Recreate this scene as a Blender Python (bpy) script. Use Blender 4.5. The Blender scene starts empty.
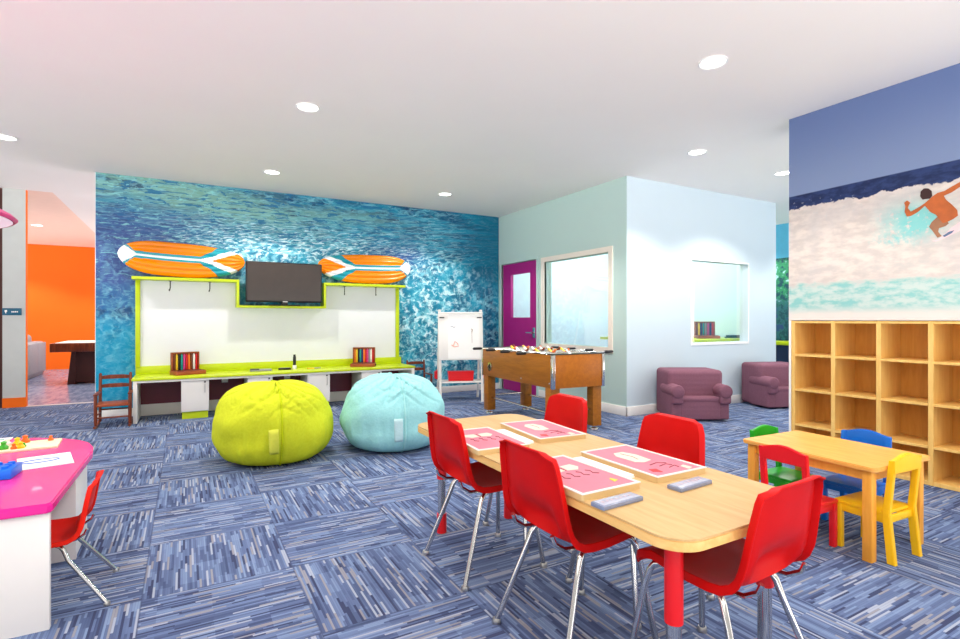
import bpy, bmesh, math, random
from mathutils import Vector, Matrix, noise
R = math.radians
PI = math.pi
random.seed(7)
sc = bpy.context.scene
COL = sc.collection

# ------------------------------------------------------------------ materials
def lin(c):
    def f(v):
        v /= 255.0
        return v / 12.92 if v <= .04045 else ((v + .055) / 1.055) ** 2.4
    return tuple(f(v) for v in c) + (1.0,)

class S:
    """socket wrapper: arithmetic builds Math nodes"""
    def __init__(s, nt, sk): s.nt = nt; s.sk = sk
    def m(s, op, *o, clamp=False):
        n = s.nt.nodes.new('ShaderNodeMath'); n.operation = op; n.use_clamp = clamp
        for i, a in enumerate((s,) + o):
            if isinstance(a, S): s.nt.links.new(a.sk, n.inputs[i])
            else: n.inputs[i].default_value = a
        return S(s.nt, n.outputs[0])
    def __add__(s, o): return s.m('ADD', o)
    __radd__ = __add__
    def __sub__(s, o): return s.m('SUBTRACT', o)
    def __rsub__(s, o): return (s * -1.0) + o
    def __mul__(s, o): return s.m('MULTIPLY', o)
    __rmul__ = __mul__
    def __truediv__(s, o): return s.m('DIVIDE', o)
    def floor(s): return s.m('FLOOR')
    def abs(s): return s.m('ABSOLUTE')
    def gt(s, o): return s.m('GREATER_THAN', o)
    def lt(s, o): return s.m('LESS_THAN', o)
    def ramp(s, a, b):          # smoothstep a..b
        n = s.nt.nodes.new('ShaderNodeMapRange'); n.interpolation_type = 'SMOOTHSTEP'
        s.nt.links.new(s.sk, n.inputs['Value'])
        n.inputs['From Min'].default_value = a; n.inputs['From Max'].default_value = b
        return S(s.nt, n.outputs[0])

class M:
    def __init__(s, name, rough=.6, metal=0., coat=0., spec=.4):
        s.m = bpy.data.materials.new(name); s.m.use_nodes = True
        s.nt = s.m.node_tree; s.b = s.nt.nodes['Principled BSDF']
        s.b.inputs['Roughness'].default_value = rough
        s.b.inputs['Metallic'].default_value = metal
        s.b.inputs['Coat Weight'].default_value = coat
        s.b.inputs['Specular IOR Level'].default_value = spec
    def new(s, t): return s.nt.nodes.new(t)
    def link(s, a, b): s.nt.links.new(a.sk if isinstance(a, S) else a, b)
    def xyz(s, which='Object'):
        t = s.new('ShaderNodeTexCoord'); p = s.new('ShaderNodeSeparateXYZ')
        s.nt.links.new(t.outputs[which], p.inputs[0])
        return [S(s.nt, p.outputs[i]) for i in range(3)]
    def vec(s, x, y, z):
        n = s.new('ShaderNodeCombineXYZ')
        for i, a in enumerate((x, y, z)):
            if isinstance(a, S): s.link(a, n.inputs[i])
            else: n.inputs[i].default_value = a
        return S(s.nt, n.outputs[0])
    def noise(s, v, scale=5., detail=3., rough=.5, dist=0., color=False):
        n = s.new('ShaderNodeTexNoise'); s.link(v, n.inputs['Vector'])
        n.inputs['Scale'].default_value = scale; n.inputs['Detail'].default_value = detail
        n.inputs['Roughness'].default_value = rough; n.inputs['Distortion'].default_value = dist
        return S(s.nt, n.outputs['Color' if color else 0])
    def white(s, v):
        n = s.new('ShaderNodeTexWhiteNoise'); s.link(v, n.inputs['Vector']); return S(s.nt, n.outputs[0])
    def vor(s, v, scale=5., feat='F1', smooth=None):
        n = s.new('ShaderNodeTexVoronoi'); n.feature = feat; s.link(v, n.inputs['Vector'])
        n.inputs['Scale'].default_value = scale
        return S(s.nt, n.outputs['Distance'])
    def mix(s, fac, a, b):
        n = s.new('ShaderNodeMix'); n.data_type = 'RGBA'
        if isinstance(fac, S): s.link(fac, n.inputs['Factor'])
        else: n.inputs['Factor'].default_value = fac
        for k, c in ((6, a), (7, b)):
            if isinstance(c, S): s.link(c, n.inputs[k])
            else: n.inputs[k].default_value = lin(c)
        return S(s.nt, n.outputs[2])
    def col(s, c): s.link(c, s.b.inputs['Base Color']); return s
    def bump(s, h, strength=.3, dist=.01):
        n = s.new('ShaderNodeBump'); n.inputs['Strength'].default_value = strength
        n.inputs['Distance'].default_value = dist
        s.link(h, n.inputs['Height']); s.nt.links.new(n.outputs[0], s.b.inputs['Normal'])
        return s

def plain(name, c, rough=.5, metal=0., var=.06, scale=9., coat=0., spec=.4, bump=0., bscale=200.):
    m = M(name, rough, metal, coat, spec)
    x, y, z = m.xyz(); v = m.vec(x, y, z)
    d = tuple(max(0, k * (1 - var)) for k in c); l = tuple(min(255, k * (1 + var * .6)) for k in c)
    m.col(m.mix(m.noise(v, scale, 3), d, l))
    if bump: m.bump(m.noise(v, bscale, 2), bump, .002)
    return m.m

def wood(name, c1, c2, axis='X', rough=.45, scale=6., coat=0.):
    m = M(name, rough, coat=coat)
    x, y, z = m.xyz()
    k = {'X': (x * .12, y, z), 'Y': (x, y * .12, z), 'Z': (x, y, z * .12)}[axis]
    v = m.vec(*k)
    n = m.noise(v, scale * 5, 5, .6, .6)
    m.col(m.mix(n.ramp(.3, .7), c1, c2))
    return m.m

def fabric(name, c1, c2, ribs=0., rough=.9, axis='x', bump=.3):
    m = M(name, rough, spec=.15)
    x, y, z = m.xyz(); v = m.vec(x, y, z)
    n = m.noise(v, 60, 3)
    m.col(m.mix(n, c1, c2))
    if ribs:
        w = (z * ribs).m('SINE') + (y * (ribs * .35)).m('SINE') * .35
        m.bump(w + n * .3, bump, .006)
    else:
        m.bump(m.noise(v, 25, 5, .6), bump, .02)
    return m.m

MT = {}
def build_mats():
    g = MT
    g['ceiling'] = plain('ceiling_paint', (246, 240, 233), .9, var=.012, scale=1.5)
    g['ceil_bounce'] = plain('annex_ceiling_bounce_tint', (252, 216, 196), .9, var=.02)  # peach stands for orange wall bounce, painted into the ceiling colour
    g['aqua'] = plain('aqua_paint', (186, 210, 204), .75, var=.012, scale=2)
    g['pale_blue'] = plain('pale_blue_paint', (196, 210, 217), .75, var=.012, scale=2)
    g['room_white'] = plain('cool_white_paint', (204, 222, 232), .75, var=.012, scale=2)
    g['white_paint'] = plain('white_paint', (238, 238, 236), .6, var=.015)
    g['white_gloss'] = plain('white_laminate', (238, 234, 228), .3, var=.015)
    g['board'] = plain('whiteboard_surface', (234, 236, 238), .35, var=.01)
    g['orange_paint'] = plain('orange_paint', (255, 112, 0), .7, var=.03, scale=1.)
    g['grey_green'] = plain('grey_green_paint', (196, 200, 196), .7, var=.03)
    g['dark_red'] = plain('dark_brown_paint', (70, 30, 24), .6)
    g['maroon'] = plain('maroon_laminate', (112, 36, 54), .4)
    g['lime'] = plain('lime_laminate', (196, 214, 18), .35, var=.04)
    g['magenta'] = plain('magenta_laminate', (238, 40, 150), .25, var=.03, coat=.3)
    g['pink'] = plain('pink_plastic', (240, 80, 150), .4)
    g['purple'] = plain('purple_door_paint', (165, 18, 120), .45, var=.05)
    g['cream'] = plain('cream_frame', (236, 226, 212), .5, var=.02)
    g['chrome'] = plain('chrome', (215, 212, 208), .14, 1., var=.04)
    g['steel'] = plain('brushed_steel', (190, 188, 184), .35, 1., var=.06)
    g['red_pl'] = plain('red_plastic', (192, 4, 4), .5, var=.07, spec=.16)
    g['red_orange'] = plain('orange_red_plastic', (220, 30, 12), .5, var=.06, spec=.16)
    g['red'] = plain('red_paint', (220, 20, 28), .4)
    g['maple'] = wood('maple_laminate', (188, 152, 99), (200, 166, 114), 'Y', .5)
    g['maple_edge'] = wood('maple_edge', (216, 170, 98), (232, 190, 122), 'Y', .45)
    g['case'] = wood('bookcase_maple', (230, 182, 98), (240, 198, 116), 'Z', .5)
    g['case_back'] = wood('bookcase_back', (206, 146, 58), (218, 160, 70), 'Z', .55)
    g['kid_wood'] = wood('pine_top', (226, 158, 70), (240, 178, 92), 'Y', .4)
    g['kid_leg'] = wood('pine_leg', (230, 156, 52), (240, 170, 66), 'Z', .45)
    g['foos'] = wood('walnut_laminate', (150, 88, 12), (172, 104, 20), 'Y', .38)
    g['foos_end'] = wood('orange_walnut_laminate', (170, 94, 6), (186, 106, 14), 'Y', .38)
    g['field'] = plain('playfield', (70, 120, 70), .5)
    g['black'] = plain('black_plastic', (24, 23, 24), .4)
    g['tv_body'] = plain('tv_plastic', (16, 15, 16), .35)
    g['tv_screen'] = plain('tv_screen', (52, 40, 33), .18, var=.1, spec=.5)
    g['dark_wood'] = wood('dark_stained_wood', (92, 36, 16), (132, 60, 28), 'Z', .4)
    g['art_wood'] = wood('reddish_wood', (140, 62, 28), (170, 84, 44), 'X', .45)
    g['lime_cloth'] = fabric('lime_cloth', (188, 198, 32), (206, 216, 52), bump=.35)
    g['lime_seam'] = fabric('lime_seam', (176, 190, 18), (196, 208, 28))
    g['aqua_cloth'] = fabric('turquoise_cloth', (140, 204, 206), (166, 222, 222), bump=.35)
    g['aqua_seam'] = fabric('turquoise_seam', (150, 206, 206), (176, 224, 222))
    g['lime_tag'] = fabric('lime_tag', (206, 212, 70), (216, 220, 84))
    g['aqua_tag'] = fabric('pale_tag', (178, 216, 218), (196, 226, 228))
    g['mauve'] = fabric('mauve_corduroy', (120, 78, 95), (138, 94, 108), ribs=420., bump=.22)
    g['mauve_dark'] = fabric('mauve_shadow_cloth', (116, 66, 88), (132, 80, 100), ribs=330.)
    g['grey_cloth'] = fabric('grey_sofa_cloth', (150, 152, 160), (170, 172, 178))
    g['orange_pvc'] = plain('orange_vinyl', (250, 138, 0), .22, var=.05, spec=.5)
    g['white_pvc'] = plain('white_vinyl', (240, 240, 236), .35, var=.02, spec=.5)
    g['teal_pvc'] = plain('teal_vinyl', (10, 150, 165), .35, var=.05, spec=.5)
    g['paper'] = plain('white_paper', (246, 244, 240), .8, var=.012)
    g['tray_white'] = plain('tray_white', (222, 216, 208), .5, var=.02)
    g['game_pink'] = plain('game_pink', (214, 116, 134), .45, var=.05, scale=20)
    g['game_cream'] = plain('game_cream', (226, 208, 188), .5)
    g['game_line'] = plain('game_ink', (120, 52, 60), .6)
    g['tray_side'] = plain('tray_card', (206, 176, 122), .5, var=.02)
    g['box_dots'] = plain('case_dots', (170, 150, 160), .4)
    g['box_grey'] = plain('grey_case', (124, 134, 158), .25, var=.1, scale=40)
    g['box_light'] = plain('pale_case_inset', (172, 176, 192), .25, var=.12, scale=60)
    g['blue_pl'] = plain('blue_plastic', (0, 112, 232), .35)
    g['kid_green'] = plain('green_gloss_paint', (30, 170, 30), .35)
    g['kid_blue'] = plain('blue_gloss_paint', (16, 112, 214), .35)
    g['kid_red'] = plain('red_gloss_paint', (232, 24, 34), .35)
    g['kid_yellow'] = plain('yellow_gloss_paint', (250, 196, 24), .35)
    g['yellow'] = plain('yellow_plastic', (245, 200, 20), .4)
    g['green'] = plain('green_plastic', (60, 180, 40), .4)
    g['orange'] = plain('orange_plastic', (245, 110, 20), .4)
    g['sign'] = plain('teal_sign', (8, 92, 122), .4)
    g['sky_paint'] = plain('sky_blue_wall', (96, 190, 222), .7)
    g['navy'] = plain('navy_cloth', (30, 50, 80), .7)
    g['threshold'] = plain('threshold_metal', (200, 198, 200), .5, var=.03)
    g['board_card'] = plain('craft_board', (250, 236, 196), .6, var=.05, scale=30)
    for n, c in dict(p_yellow=(240, 200, 40), p_teal=(20, 150, 140), p_pink=(220, 70, 140), p_red=(215, 25, 30), p_brown=(120, 60, 30),
                     p_white=(240, 238, 234), p_black=(30, 30, 34), p_navy=(35, 45, 110), p_orange=(240, 130, 30), p_grey=(150, 150, 156)).items():
        g[n] = plain('paint_tube_' + n[2:], c, .45)
    m = bpy.data.materials.new('lamp_lens'); m.use_nodes = True
    b = m.node_tree.nodes['Principled BSDF']
    b.inputs['Emission Color'].default_value = (1, .97, .92, 1); b.inputs['Emission Strength'].default_value = 9.
    g['lens'] = m
    # clear glass
    m = bpy.data.materials.new('window_glass'); m.use_nodes = True; nt = m.node_tree
    nt.nodes.remove(nt.nodes['Principled BSDF'])
    t = nt.nodes.new('ShaderNodeBsdfTransparent'); gl = nt.nodes.new('ShaderNodeBsdfGlossy'); gl.inputs['Roughness'].default_value = .02
    fr = nt.nodes.new('ShaderNodeLayerWeight'); fr.inputs[0].default_value = .12
    t.inputs[0].default_value = (.97, .985, .985, 1)
    mx = nt.nodes.new('ShaderNodeMixShader')
    nt.links.new(fr.outputs['Facing'], mx.inputs[0]); nt.links.new(t.outputs[0], mx.inputs[1]); nt.links.new(gl.outputs[0], mx.inputs[2])
    nt.links.new(mx.outputs[0], nt.nodes['Material Output'].inputs[0])
    g['glass'] = m
    # carpet tiles -----------------------------------------------------------
    m = M('carpet_tiles', .95, spec=.1)
    x, y, z = m.xyz()
    T = .61
    tx = (x - .45) / T; ty = (y - 2.63) / T
    ix = tx.floor(); iy = ty.floor()
    par = ((ix + iy) * .5); par = (par - par.floor()).gt(.25)          # 0/1 checker
    # parity 0: stripes along Y;  1: stripes along X
    p = x * (1. - par) + y * par
    q = y * (1. - par) + x * par
    tid = ix * 7.3 + iy * 3.1
    sq = (q / .0095).floor()
    r1 = m.white(m.vec(sq, tid, .5))
    seg = ((p + r1 * 3.) / (r1 * .2 + .08)).floor()
    r2 = m.white(m.vec(sq, seg, tid))
    wide = m.white(m.vec((q / .05).floor(), ((p + .3) / .2).floor(), tid + 3.))
    patch = m.noise(m.vec(x, y, 0.), 2.2, 3)
    val = r2 * .60 + wide * .28 + patch * .12
    c = m.mix(val.ramp(.15, .5), (66, 78, 110), (94, 110, 146))
    c = m.mix(val.ramp(.45, .75), c, (122, 142, 176))
    c = m.mix(r2.gt(.91) * .7, c, (172, 178, 190))
    c = m.mix((r2 - .8).abs().lt(.035) * .7, c, (150, 144, 140))
    c = m.mix((r2 - .06).abs().lt(.035) * .8, c, (54, 60, 88))
    c = m.mix(((q / .0095) - (q / .0095).floor()).lt(.14) * .35, c, (64, 70, 102))
    fx = (x - .45) / T - ix; fy = (y - 2.63) / T - iy
    seam = ((fx - .5).abs().gt(.494) + (fy - .5).abs().gt(.494)).m('MINIMUM', 1.)
    c = m.mix(seam * .45, c, (60, 66, 92))
    fuzz = m.noise(m.vec(x, y, z), 350, 2)
    c = m.mix(fuzz * .2, c, (66, 74, 110))
    m.col(c); m.bump(fuzz + r2 * .6, .35, .004)
    g['carpet'] = m.m
    # annex floor
    m = M('annex_floor', .22, spec=.5); x, y, z = m.xyz(); v = m.vec(x, y, z)
    n = m.noise(m.vec(x * 2.5, y * .5, z), 6, 5, .6)
    m.col(m.mix(n.ramp(.3, .7), (112, 128, 166), (158, 172, 200)))
    g['annex_floor'] = m.m
    # ocean mural ------------------------------------------------------------
    m = M('ocean_mural_print', .45, spec=.3)
    x, y, z = m.xyz()                      # local: x along the wall 0..5.66, z height 0..2.95
    w1 = m.noise(m.vec(x, 0., z * 1.6), 1.6, 3, .55) - .5
    w2 = m.noise(m.vec(x + 7., 3., z * 1.6), 4.5, 3, .6) - .5
    w3 = m.noise(m.vec(x + 2., 8., z * 1.6), 4.5, 3, .6) - .5
    xx = x + w1 * .6 + w2 * .2; zz = z + w3 * .22 + w1 * .15
    def blob(cx, cz, rx, rz):
        dx = (xx - cx) / rx; dz = (zz - cz) / rz
        return (dx * dx + dz * dz).m('MULTIPLY', -1.).m('EXPONENT')
    st = z.ramp(2.05, 2.85)                 # distance flattens the ripples towards the top
    px = x * (st * -.45 + 1.); pz = z * (st * .9 + 1.)
    d1 = m.noise(m.vec(px, 11., pz), 5.5, 4, .6) ; d2 = m.noise(m.vec(px + w2 * .2, 17., pz + w3 * .2), 12, 4, .66)
    base = m.mix(m.noise(m.vec(px, 1., pz), 3.2, 4, .6).ramp(.38, .62), (0, 78, 116), (0, 138, 172))
    base = m.mix((blob(.2, .7, 1.1, .75) * 1.1).m('MINIMUM', .85), base, (0, 150, 192))
    base = m.mix((blob(.25, 1.95, .95, .45) * 1.3).m('MINIMUM', .88), base, (62, 84, 146))
    base = m.mix(blob(1.1, 2.45, .8, .14) * .7, base, (66, 88, 140))
    base = m.mix(blob(.2, 1.35, .6, .18) * .8, base, (34, 92, 156))
    base = m.mix(blob(3.75, 2.1, .40, .2) * .9, base, (44, 66, 142))
    zt = zz + x * .16 - 2.93
    top = ((zt * zt / -.05).m('EXPONENT') * x.ramp(3.3, 1.2) * 1.15 + blob(3.0, 2.7, .9, .10) * .6).m('MINIMUM', .95)
    base = m.mix(top, base, (120, 168, 152))
    fo = (blob(1.55, 2.12, .70, .30) + blob(2.7, 2.25, 1.0, .22) * .7 + blob(4.3, 1.4, .65, .85) * .85 + blob(3.2, 1.95, .7, .3) * .45 + blob(4.7, .55, .5, .5) * .45).m('MINIMUM', 1.)
    vx = px + w2 * .34; vz = pz + w3 * .34
    e1 = m.vor(m.vec(vx, 0., vz), 4.6, 'DISTANCE_TO_EDGE'); e2 = m.vor(m.vec(vx + w3 * .1, 2., vz + w2 * .1), 9.5, 'DISTANCE_TO_EDGE')
    l1 = (1. - e1.ramp(.0, .14)) * d1.ramp(.36, .6); l2 = (1. - e2.ramp(.0, .15)) * d2.ramp(.38, .6)
    dark = d1.ramp(.50, .64)
    c = m.mix(dark * (1. - fo * .6) * (1. - z.ramp(1.5, .8) * x.ramp(1.6, .8) * .75) * .85, base, (0, 48, 92))
    c = m.mix(fo * .32, c, (50, 176, 208))
    low = z.ramp(1.5, .4) * x.ramp(1.4, .6)
    net = ((l1 * .9 + l2 * .75) * ((fo * .8 + .36) - low * .15)).m('MINIMUM', 1.)
    c = m.mix(net * (1. - x.ramp(4.6, 5.3) * z.ramp(1.5, 2.2)), c, (140, 222, 236))
    c = m.mix(x.ramp(4.7, 5.5) * z.ramp(1.3, 2.1) * .8, c, (0, 104, 134))
    c = m.mix(blob(3.78, 2.12, .42, .2) * .75, c, (36, 60, 134))
    wh = d2.ramp(.50, .61) * (fo * 1.0 + .05) + l1 * l2 * fo
    c = m.mix(wh.m('MINIMUM', .92), c, (226, 247, 250))
    # broken horizontal ripples in the upper part
    sx = m.noise(m.vec(x * .75 + w1, 2., z * 4. + w3 * .3), 5.5, 4, .66)
    c = m.mix(sx.ramp(.54, .58) * z.ramp(2.0, 2.4) * .85 * (x.ramp(4.9, 3.6) * .8 + .2), c, (8, 104, 150))
    sx2 = m.noise(m.vec(x * .8 + w1, 22., z * 4.4 + w3 * .3), 7, 4, .66)
    c = m.mix(sx2.ramp(.57, .62) * (z.ramp(1.2, 2.2) * .7 + .08) * (x.ramp(2.2, 1.2) * .9 + .1), c, (136, 206, 206))
    pur = (blob(.25, 2.0, .85, .40) * 1.1).m('MINIMUM', .55) * (1. - sx2.ramp(.57, .62) * .8)
    c = m.mix(pur * (1. - wh.m('MINIMUM', 1.)), c, (58, 78, 140))
    m.col(c)
    g['ocean'] = m.m
    # surf mural: local x along the wall (far end = 0, grows toward the camera), z height from the mural's bottom
    m = M('surf_mural_print', .5, spec=.25)
    x, y, z = m.xyz()
    n1 = m.noise(m.vec(x, 0., z), 3, 4, .6); n2 = m.noise(m.vec(x * 1.3, 4., z * 3.), 6, 5, .62); n3 = m.noise(m.vec(x, 2., z), 28, 4, .65)
    sky = m.mix(z.ramp(1.0, 1.75), (124, 140, 172), (92, 110, 152))
    sky = m.mix(n1 * .2, sky, (108, 124, 162))
    hor = z - x * .022
    sea = m.mix(n2.ramp(.4, .62), (24, 38, 78), (40, 58, 104))
    sea = m.mix(n3.gt(.62) * (z - .96).ramp(.10, .0) * (x.ramp(.75, .2)), sea, (214, 216, 222))
    crest = z - .965 - (n1 - .5) * .16 - (n3 - .5) * .07
    foam = m.mix(n2.ramp(.35, .65), (224, 211, 200), (202, 190, 182))
    foam = m.mix(n1.ramp(.45, .65) * .5, foam, (196, 190, 188))
    foam = m.mix((n3.ramp(.56, .70) * (z - .75).ramp(-.1, .25)) * .35, foam, (176, 200, 204))
    def blb(cx, cz, rx, rz):
        dx = (x + (n1 - .5) * .3 - cx) / rx; dz = (z + (n3 - .5) * .1 - cz) / rz
        return (dx * dx + dz * dz).m('MULTIPLY', -1.).m('EXPONENT')
    foam = m.mix((blb(.92, .73, .17, .12) * (n3.ramp(.34, .48)) * 1.2).m('MINIMUM', .85), foam, (110, 202, 198))
    foam = m.mix(blb(.80, .62, .14, .05) * n3.ramp(.45, .6) * .8, foam, (130, 200, 196))
    foam = m.mix(blb(.85, .42, .4, .06) * n2.ramp(.45, .6) * .6, foam, (200, 196, 190))
    low = m.mix(n2.ramp(.38, .6), (136, 194, 188), (196, 210, 202))
    low = m.mix((z + (n2 - .5) * .12).ramp(.12, .03), low, (232, 216, 206))
    c = m.mix(((z + (n2 - .5) * .12).ramp(.33, .27)), foam, low)
    c = m.mix((crest).ramp(.0, .012), c, sea)
    c = m.mix((hor - 1.078).ramp(.0, .008), c, sky)
    m.col(c)
    g['surf'] = m.m
    # foliage mural
    m = M('foliage_mural_print', .5); x, y, z = m.xyz(); v = m.vec(x, y, z)
    e = m.vor(v, 9., 'F1'); n = m.noise(v, 8, 5, .7)
    c = m.mix(n.ramp(.42, .55), (14, 70, 84), (44, 140, 92)); c = m.mix(n.ramp(.58, .66), c, (170, 214, 220))
    c = m.mix((1. - z.ramp(1.3, 1.75)) * n.ramp(.4, .6), c, (36, 70, 120))
    m.col(c); g['foliage'] = m.m
build_mats()

# ------------------------------------------------------------------ mesh helpers
class MB:
    def __init__(s): s.bm = bmesh.new()
    def _add(s, verts, faces):
        vs = [s.bm.verts.new(v) for v in verts]
        out = []
        for f in faces:
            try: out.append(s.bm.faces.new([vs[i] for i in f]))
            except ValueError: pass
        return vs, out
    def box(s, a, b, bev=0., seg=2, mat=None):
        x0, y0, z0 = a; x1, y1, z1 = b
        t = bmesh.new()
        bmesh.ops.create_cube(t, size=1.)
        for v in t.verts:
            v.co = Vector(((x0 + x1) / 2 + v.co.x * (x1 - x0), (y0 + y1) / 2 + v.co.y * (y1 - y0), (z0 + z1) / 2 + v.co.z * (z1 - z0)))
        if bev: bmesh.ops.bevel(t, geom=t.edges[:], offset=bev, segments=seg, affect='EDGES', profile=.5)
        s._merge(t, mat); return s
    def _merge(s, t, mat=None):
        if mat is not None: bmesh.ops.transform(t, matrix=mat, verts=t.verts)
        me = bpy.data.meshes.new('tmp'); t.to_mesh(me); t.free(); s.bm.from_mesh(me); bpy.data.meshes.remove(me)
    def tube(s, pts, r, seg=10, cap=True):
        pts = [Vector(p) for p in pts]; n = len(pts)
        rs = r if isinstance(r, (list, tuple)) else [r] * n
        d = [((pts[min(i + 1, n - 1)] - pts[max(i - 1, 0)]).normalized()) for i in range(n)]
        up = Vector((0, 0, 1)) if abs(d[0].z) < .9 else Vector((1, 0, 0))
        u = d[0].cross(up).normalized(); rings = []
        for i in range(n):
            u = (u - d[i] * u.dot(d[i])).normalized(); w = d[i].cross(u)
            rings.append([s.bm.verts.new(pts[i] + (u * math.cos(2 * PI * k / seg) + w * math.sin(2 * PI * k / seg)) * rs[i]) for k in range(seg)])
        for i in range(n - 1):
            for k in range(seg):
                s.bm.faces.new((rings[i][k], rings[i][(k + 1) % seg], rings[i + 1][(k + 1) % seg], rings[i + 1][k]))
        if cap: s.bm.faces.new(rings[0][::-1]); s.bm.faces.new(rings[-1])
        return s
    def lathe(s, prof, c=(0, 0, 0), seg=24):
        rings = []
        for r, z in prof:
            rings.append([s.bm.verts.new((c[0] + r * math.cos(2 * PI * k / seg), c[1] + r * math.sin(2 * PI * k / seg), c[2] + z)) for k in range(seg)] if r > 1e-6
                         else [s.bm.verts.new((c[0], c[1], c[2] + z))])
        for a, b in zip(rings, rings[1:]):
            for k in range(seg):
                k2 = (k + 1) % seg
                if len(a) == 1 and len(b) == 1: continue
                if len(a) == 1: s.bm.faces.new((a[0], b[k2], b[k]))
                elif len(b) == 1: s.bm.faces.new((a[k], a[k2], b[0]))
                else: s.bm.faces.new((a[k], a[k2], b[k2], b[k]))
        return s
    def prism(s, poly, a, b, axis='z', bev=0.):
        t = bmesh.new()
        def P(p, h): return {'z': (p[0], p[1], h), 'x': (h, p[0], p[1]), 'y': (p[0], h, p[1])}[axis]
        lo = [t.verts.new(P(p, a)) for p in poly]; hi = [t.verts.new(P(p, b)) for p in poly]
        n = len(poly)
        t.faces.new(lo[::-1]); t.faces.new(hi)
        for i in range(n): t.faces.new((lo[i], lo[(i + 1) % n], hi[(i + 1) % n], hi[i]))
        t.normal_update()
        bmesh.ops.triangulate(t, faces=[f for f in t.faces if len(f.verts) > 8], ngon_method='EAR_CLIP') if not bev else None
        bmesh.ops.recalc_face_normals(t, faces=t.faces[:])
        if bev:
            es = [e for e in t.edges if len({round(v.co[{'x': 0, 'y': 1, 'z': 2}[axis]], 6) for v in e.verts}) == 1]
            bmesh.ops.bevel(t, geom=es, offset=bev, segments=2, affect='EDGES')
        s._merge(t); return s
    def surf(s, grid, closed=False):
        vs = [[s.bm.verts.new(p) for p in row] for row in grid]
        for i in range(len(vs) - 1):
            n = len(vs[i])
            for j in range(n if closed else n - 1):
                s.bm.faces.new((vs[i][j], vs[i][(j + 1) % n], vs[i + 1][(j + 1) % n], vs[i + 1][j]))
        return vs
    def build(s, name, mat, parent=None, loc=(0, 0, 0), rot=(0, 0, 0), smooth=True, ang=40):
        bmesh.ops.recalc_face_normals(s.bm, faces=s.bm.faces[:])
        me = bpy.data.meshes.new(name); s.bm.to_mesh(me); s.bm.free()
        me.materials.append(MT[mat] if isinstance(mat, str) else mat)
        if smooth:
            me.polygons.foreach_set('use_smooth', [True] * len(me.polygons))
            try: me.set_sharp_from_angle(angle=R(ang))
            except Exception: pass
        o = bpy.data.objects.new(name, me); COL.objects.link(o)
        o.location = loc; o.rotation_euler = rot
        if parent: o.parent = parent
        return o

def thing(name, label, cat, loc=(0, 0, 0), rz=0., group=None):
    o = bpy.data.objects.new(name, None); COL.objects.link(o)
    o.location = loc; o.rotation_euler = (0, 0, rz); o.empty_display_size = .1
    return tag(o, label, cat, group)
def tag(o, label=None, cat=None, group=None, kind=None):
    if label: o['label'] = label
    if cat: o['category'] = cat
    if group: o['group'] = group
    if kind: o['kind'] = kind
    return o
def struct(name, mb, mat, label=None, cat=None, **k):
    o = mb.build(name, mat, **k); o['kind'] = 'structure'
    if label: tag(o, label, cat)
    return o
def copy_tree(o, parent=None):
    c = o.copy(); COL.objects.link(c); c.parent = parent
    for ch in list(o.children): copy_tree(ch, c)
    return c
def rrect(x0, y0, x1, y1, r, n=8):
    p = []
    for cx, cy, a in ((x1 - r, y1 - r, 0), (x0 + r, y1 - r, 90), (x0 + r, y0 + r, 180), (x1 - r, y0 + r, 270)):
        for k in range(n + 1):
            t = R(a + 90 * k / n); p.append((cx + r * math.cos(t), cy + r * math.sin(t)))
    return p

H = 2.95
# ------------------------------------------------------------------ setting
struct('floor', MB().box((-6, -1.3, -.06), (9.6, 9.25, 0)), 'carpet', 'blue striped carpet tiles laid in a quarter-turn pattern', 'floor')
struct('floor_annex', MB().box((-6, 9.25, -.06), (3, 17, 0)), 'annex_floor', 'smooth blue-grey floor of the orange games room', 'floor')
struct('trim_1', MB().box((-1.88, 9.21, 0), (-.9, 9.29, .006)), 'threshold', 'pale threshold strip in the opening to the orange room', 'threshold')
struct('ceiling', MB().box((-6, -4, H), (9.6, 9.25, H + .1)), 'ceiling', 'plain white ceiling over the playroom', 'ceiling')
struct('ceiling_annex', MB().box((-6, 9.25, H), (-1.6, 17, H + .1)), 'ceil_bounce', 'ceiling of the orange games room with orange bounce light painted in as peach', 'ceiling')
struct('ceiling_annex_white', MB().box((-1.6, 9.25, H), (3, 17, H + .1)), 'ceiling', 'white strip of ceiling left without the painted bounce tint', 'ceiling')
struct('wall_back', MB().box((-.937, 7.72, 0), (4.72, 7.9, H)), 'white_paint', 'back wall carrying the ocean mural', 'wall')
tag(MB().box((0, 0, .09), (5.64, .012, H - .002)).build('wall_mural', 'ocean', loc=(-.93, 7.708, 0)),
    'wide ocean-surface mural in blue and turquoise covering the back wall', 'mural')
# annex
struct('wall_annex_back', MB().box((-6, 15.8, 0), (3, 16, H)), 'orange_paint', 'bright orange end wall of the games room', 'wall', rot=(0, 0, R(-0)))
struct('wall_annex_pier', MB().box((-2.13, 9.25, .13), (-1.89, 9.31, H)), 'grey_green', 'narrow grey-green pier with an orange edge', 'wall')
struct('wall_annex_pier_edge', MB().box((-1.89, 9.25, .0), (-1.88, 9.31, H)), 'orange_paint', 'orange painted edge of the pier', 'wall')
struct('baseboard_annex', MB().box((-2.13, 9.235, 0), (-1.88, 9.25, .13)).box((-2.13, 9.25, 0), (-1.89, 9.31, .13)), 'orange_paint', 'orange baseboard of the pier', 'baseboard')
struct('wall_annex_left', MB().box((-6, 9.27, 0), (-2.135, 9.42, H)), 'dark_red', 'dark brown wall left of the pier', 'wall')
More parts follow.
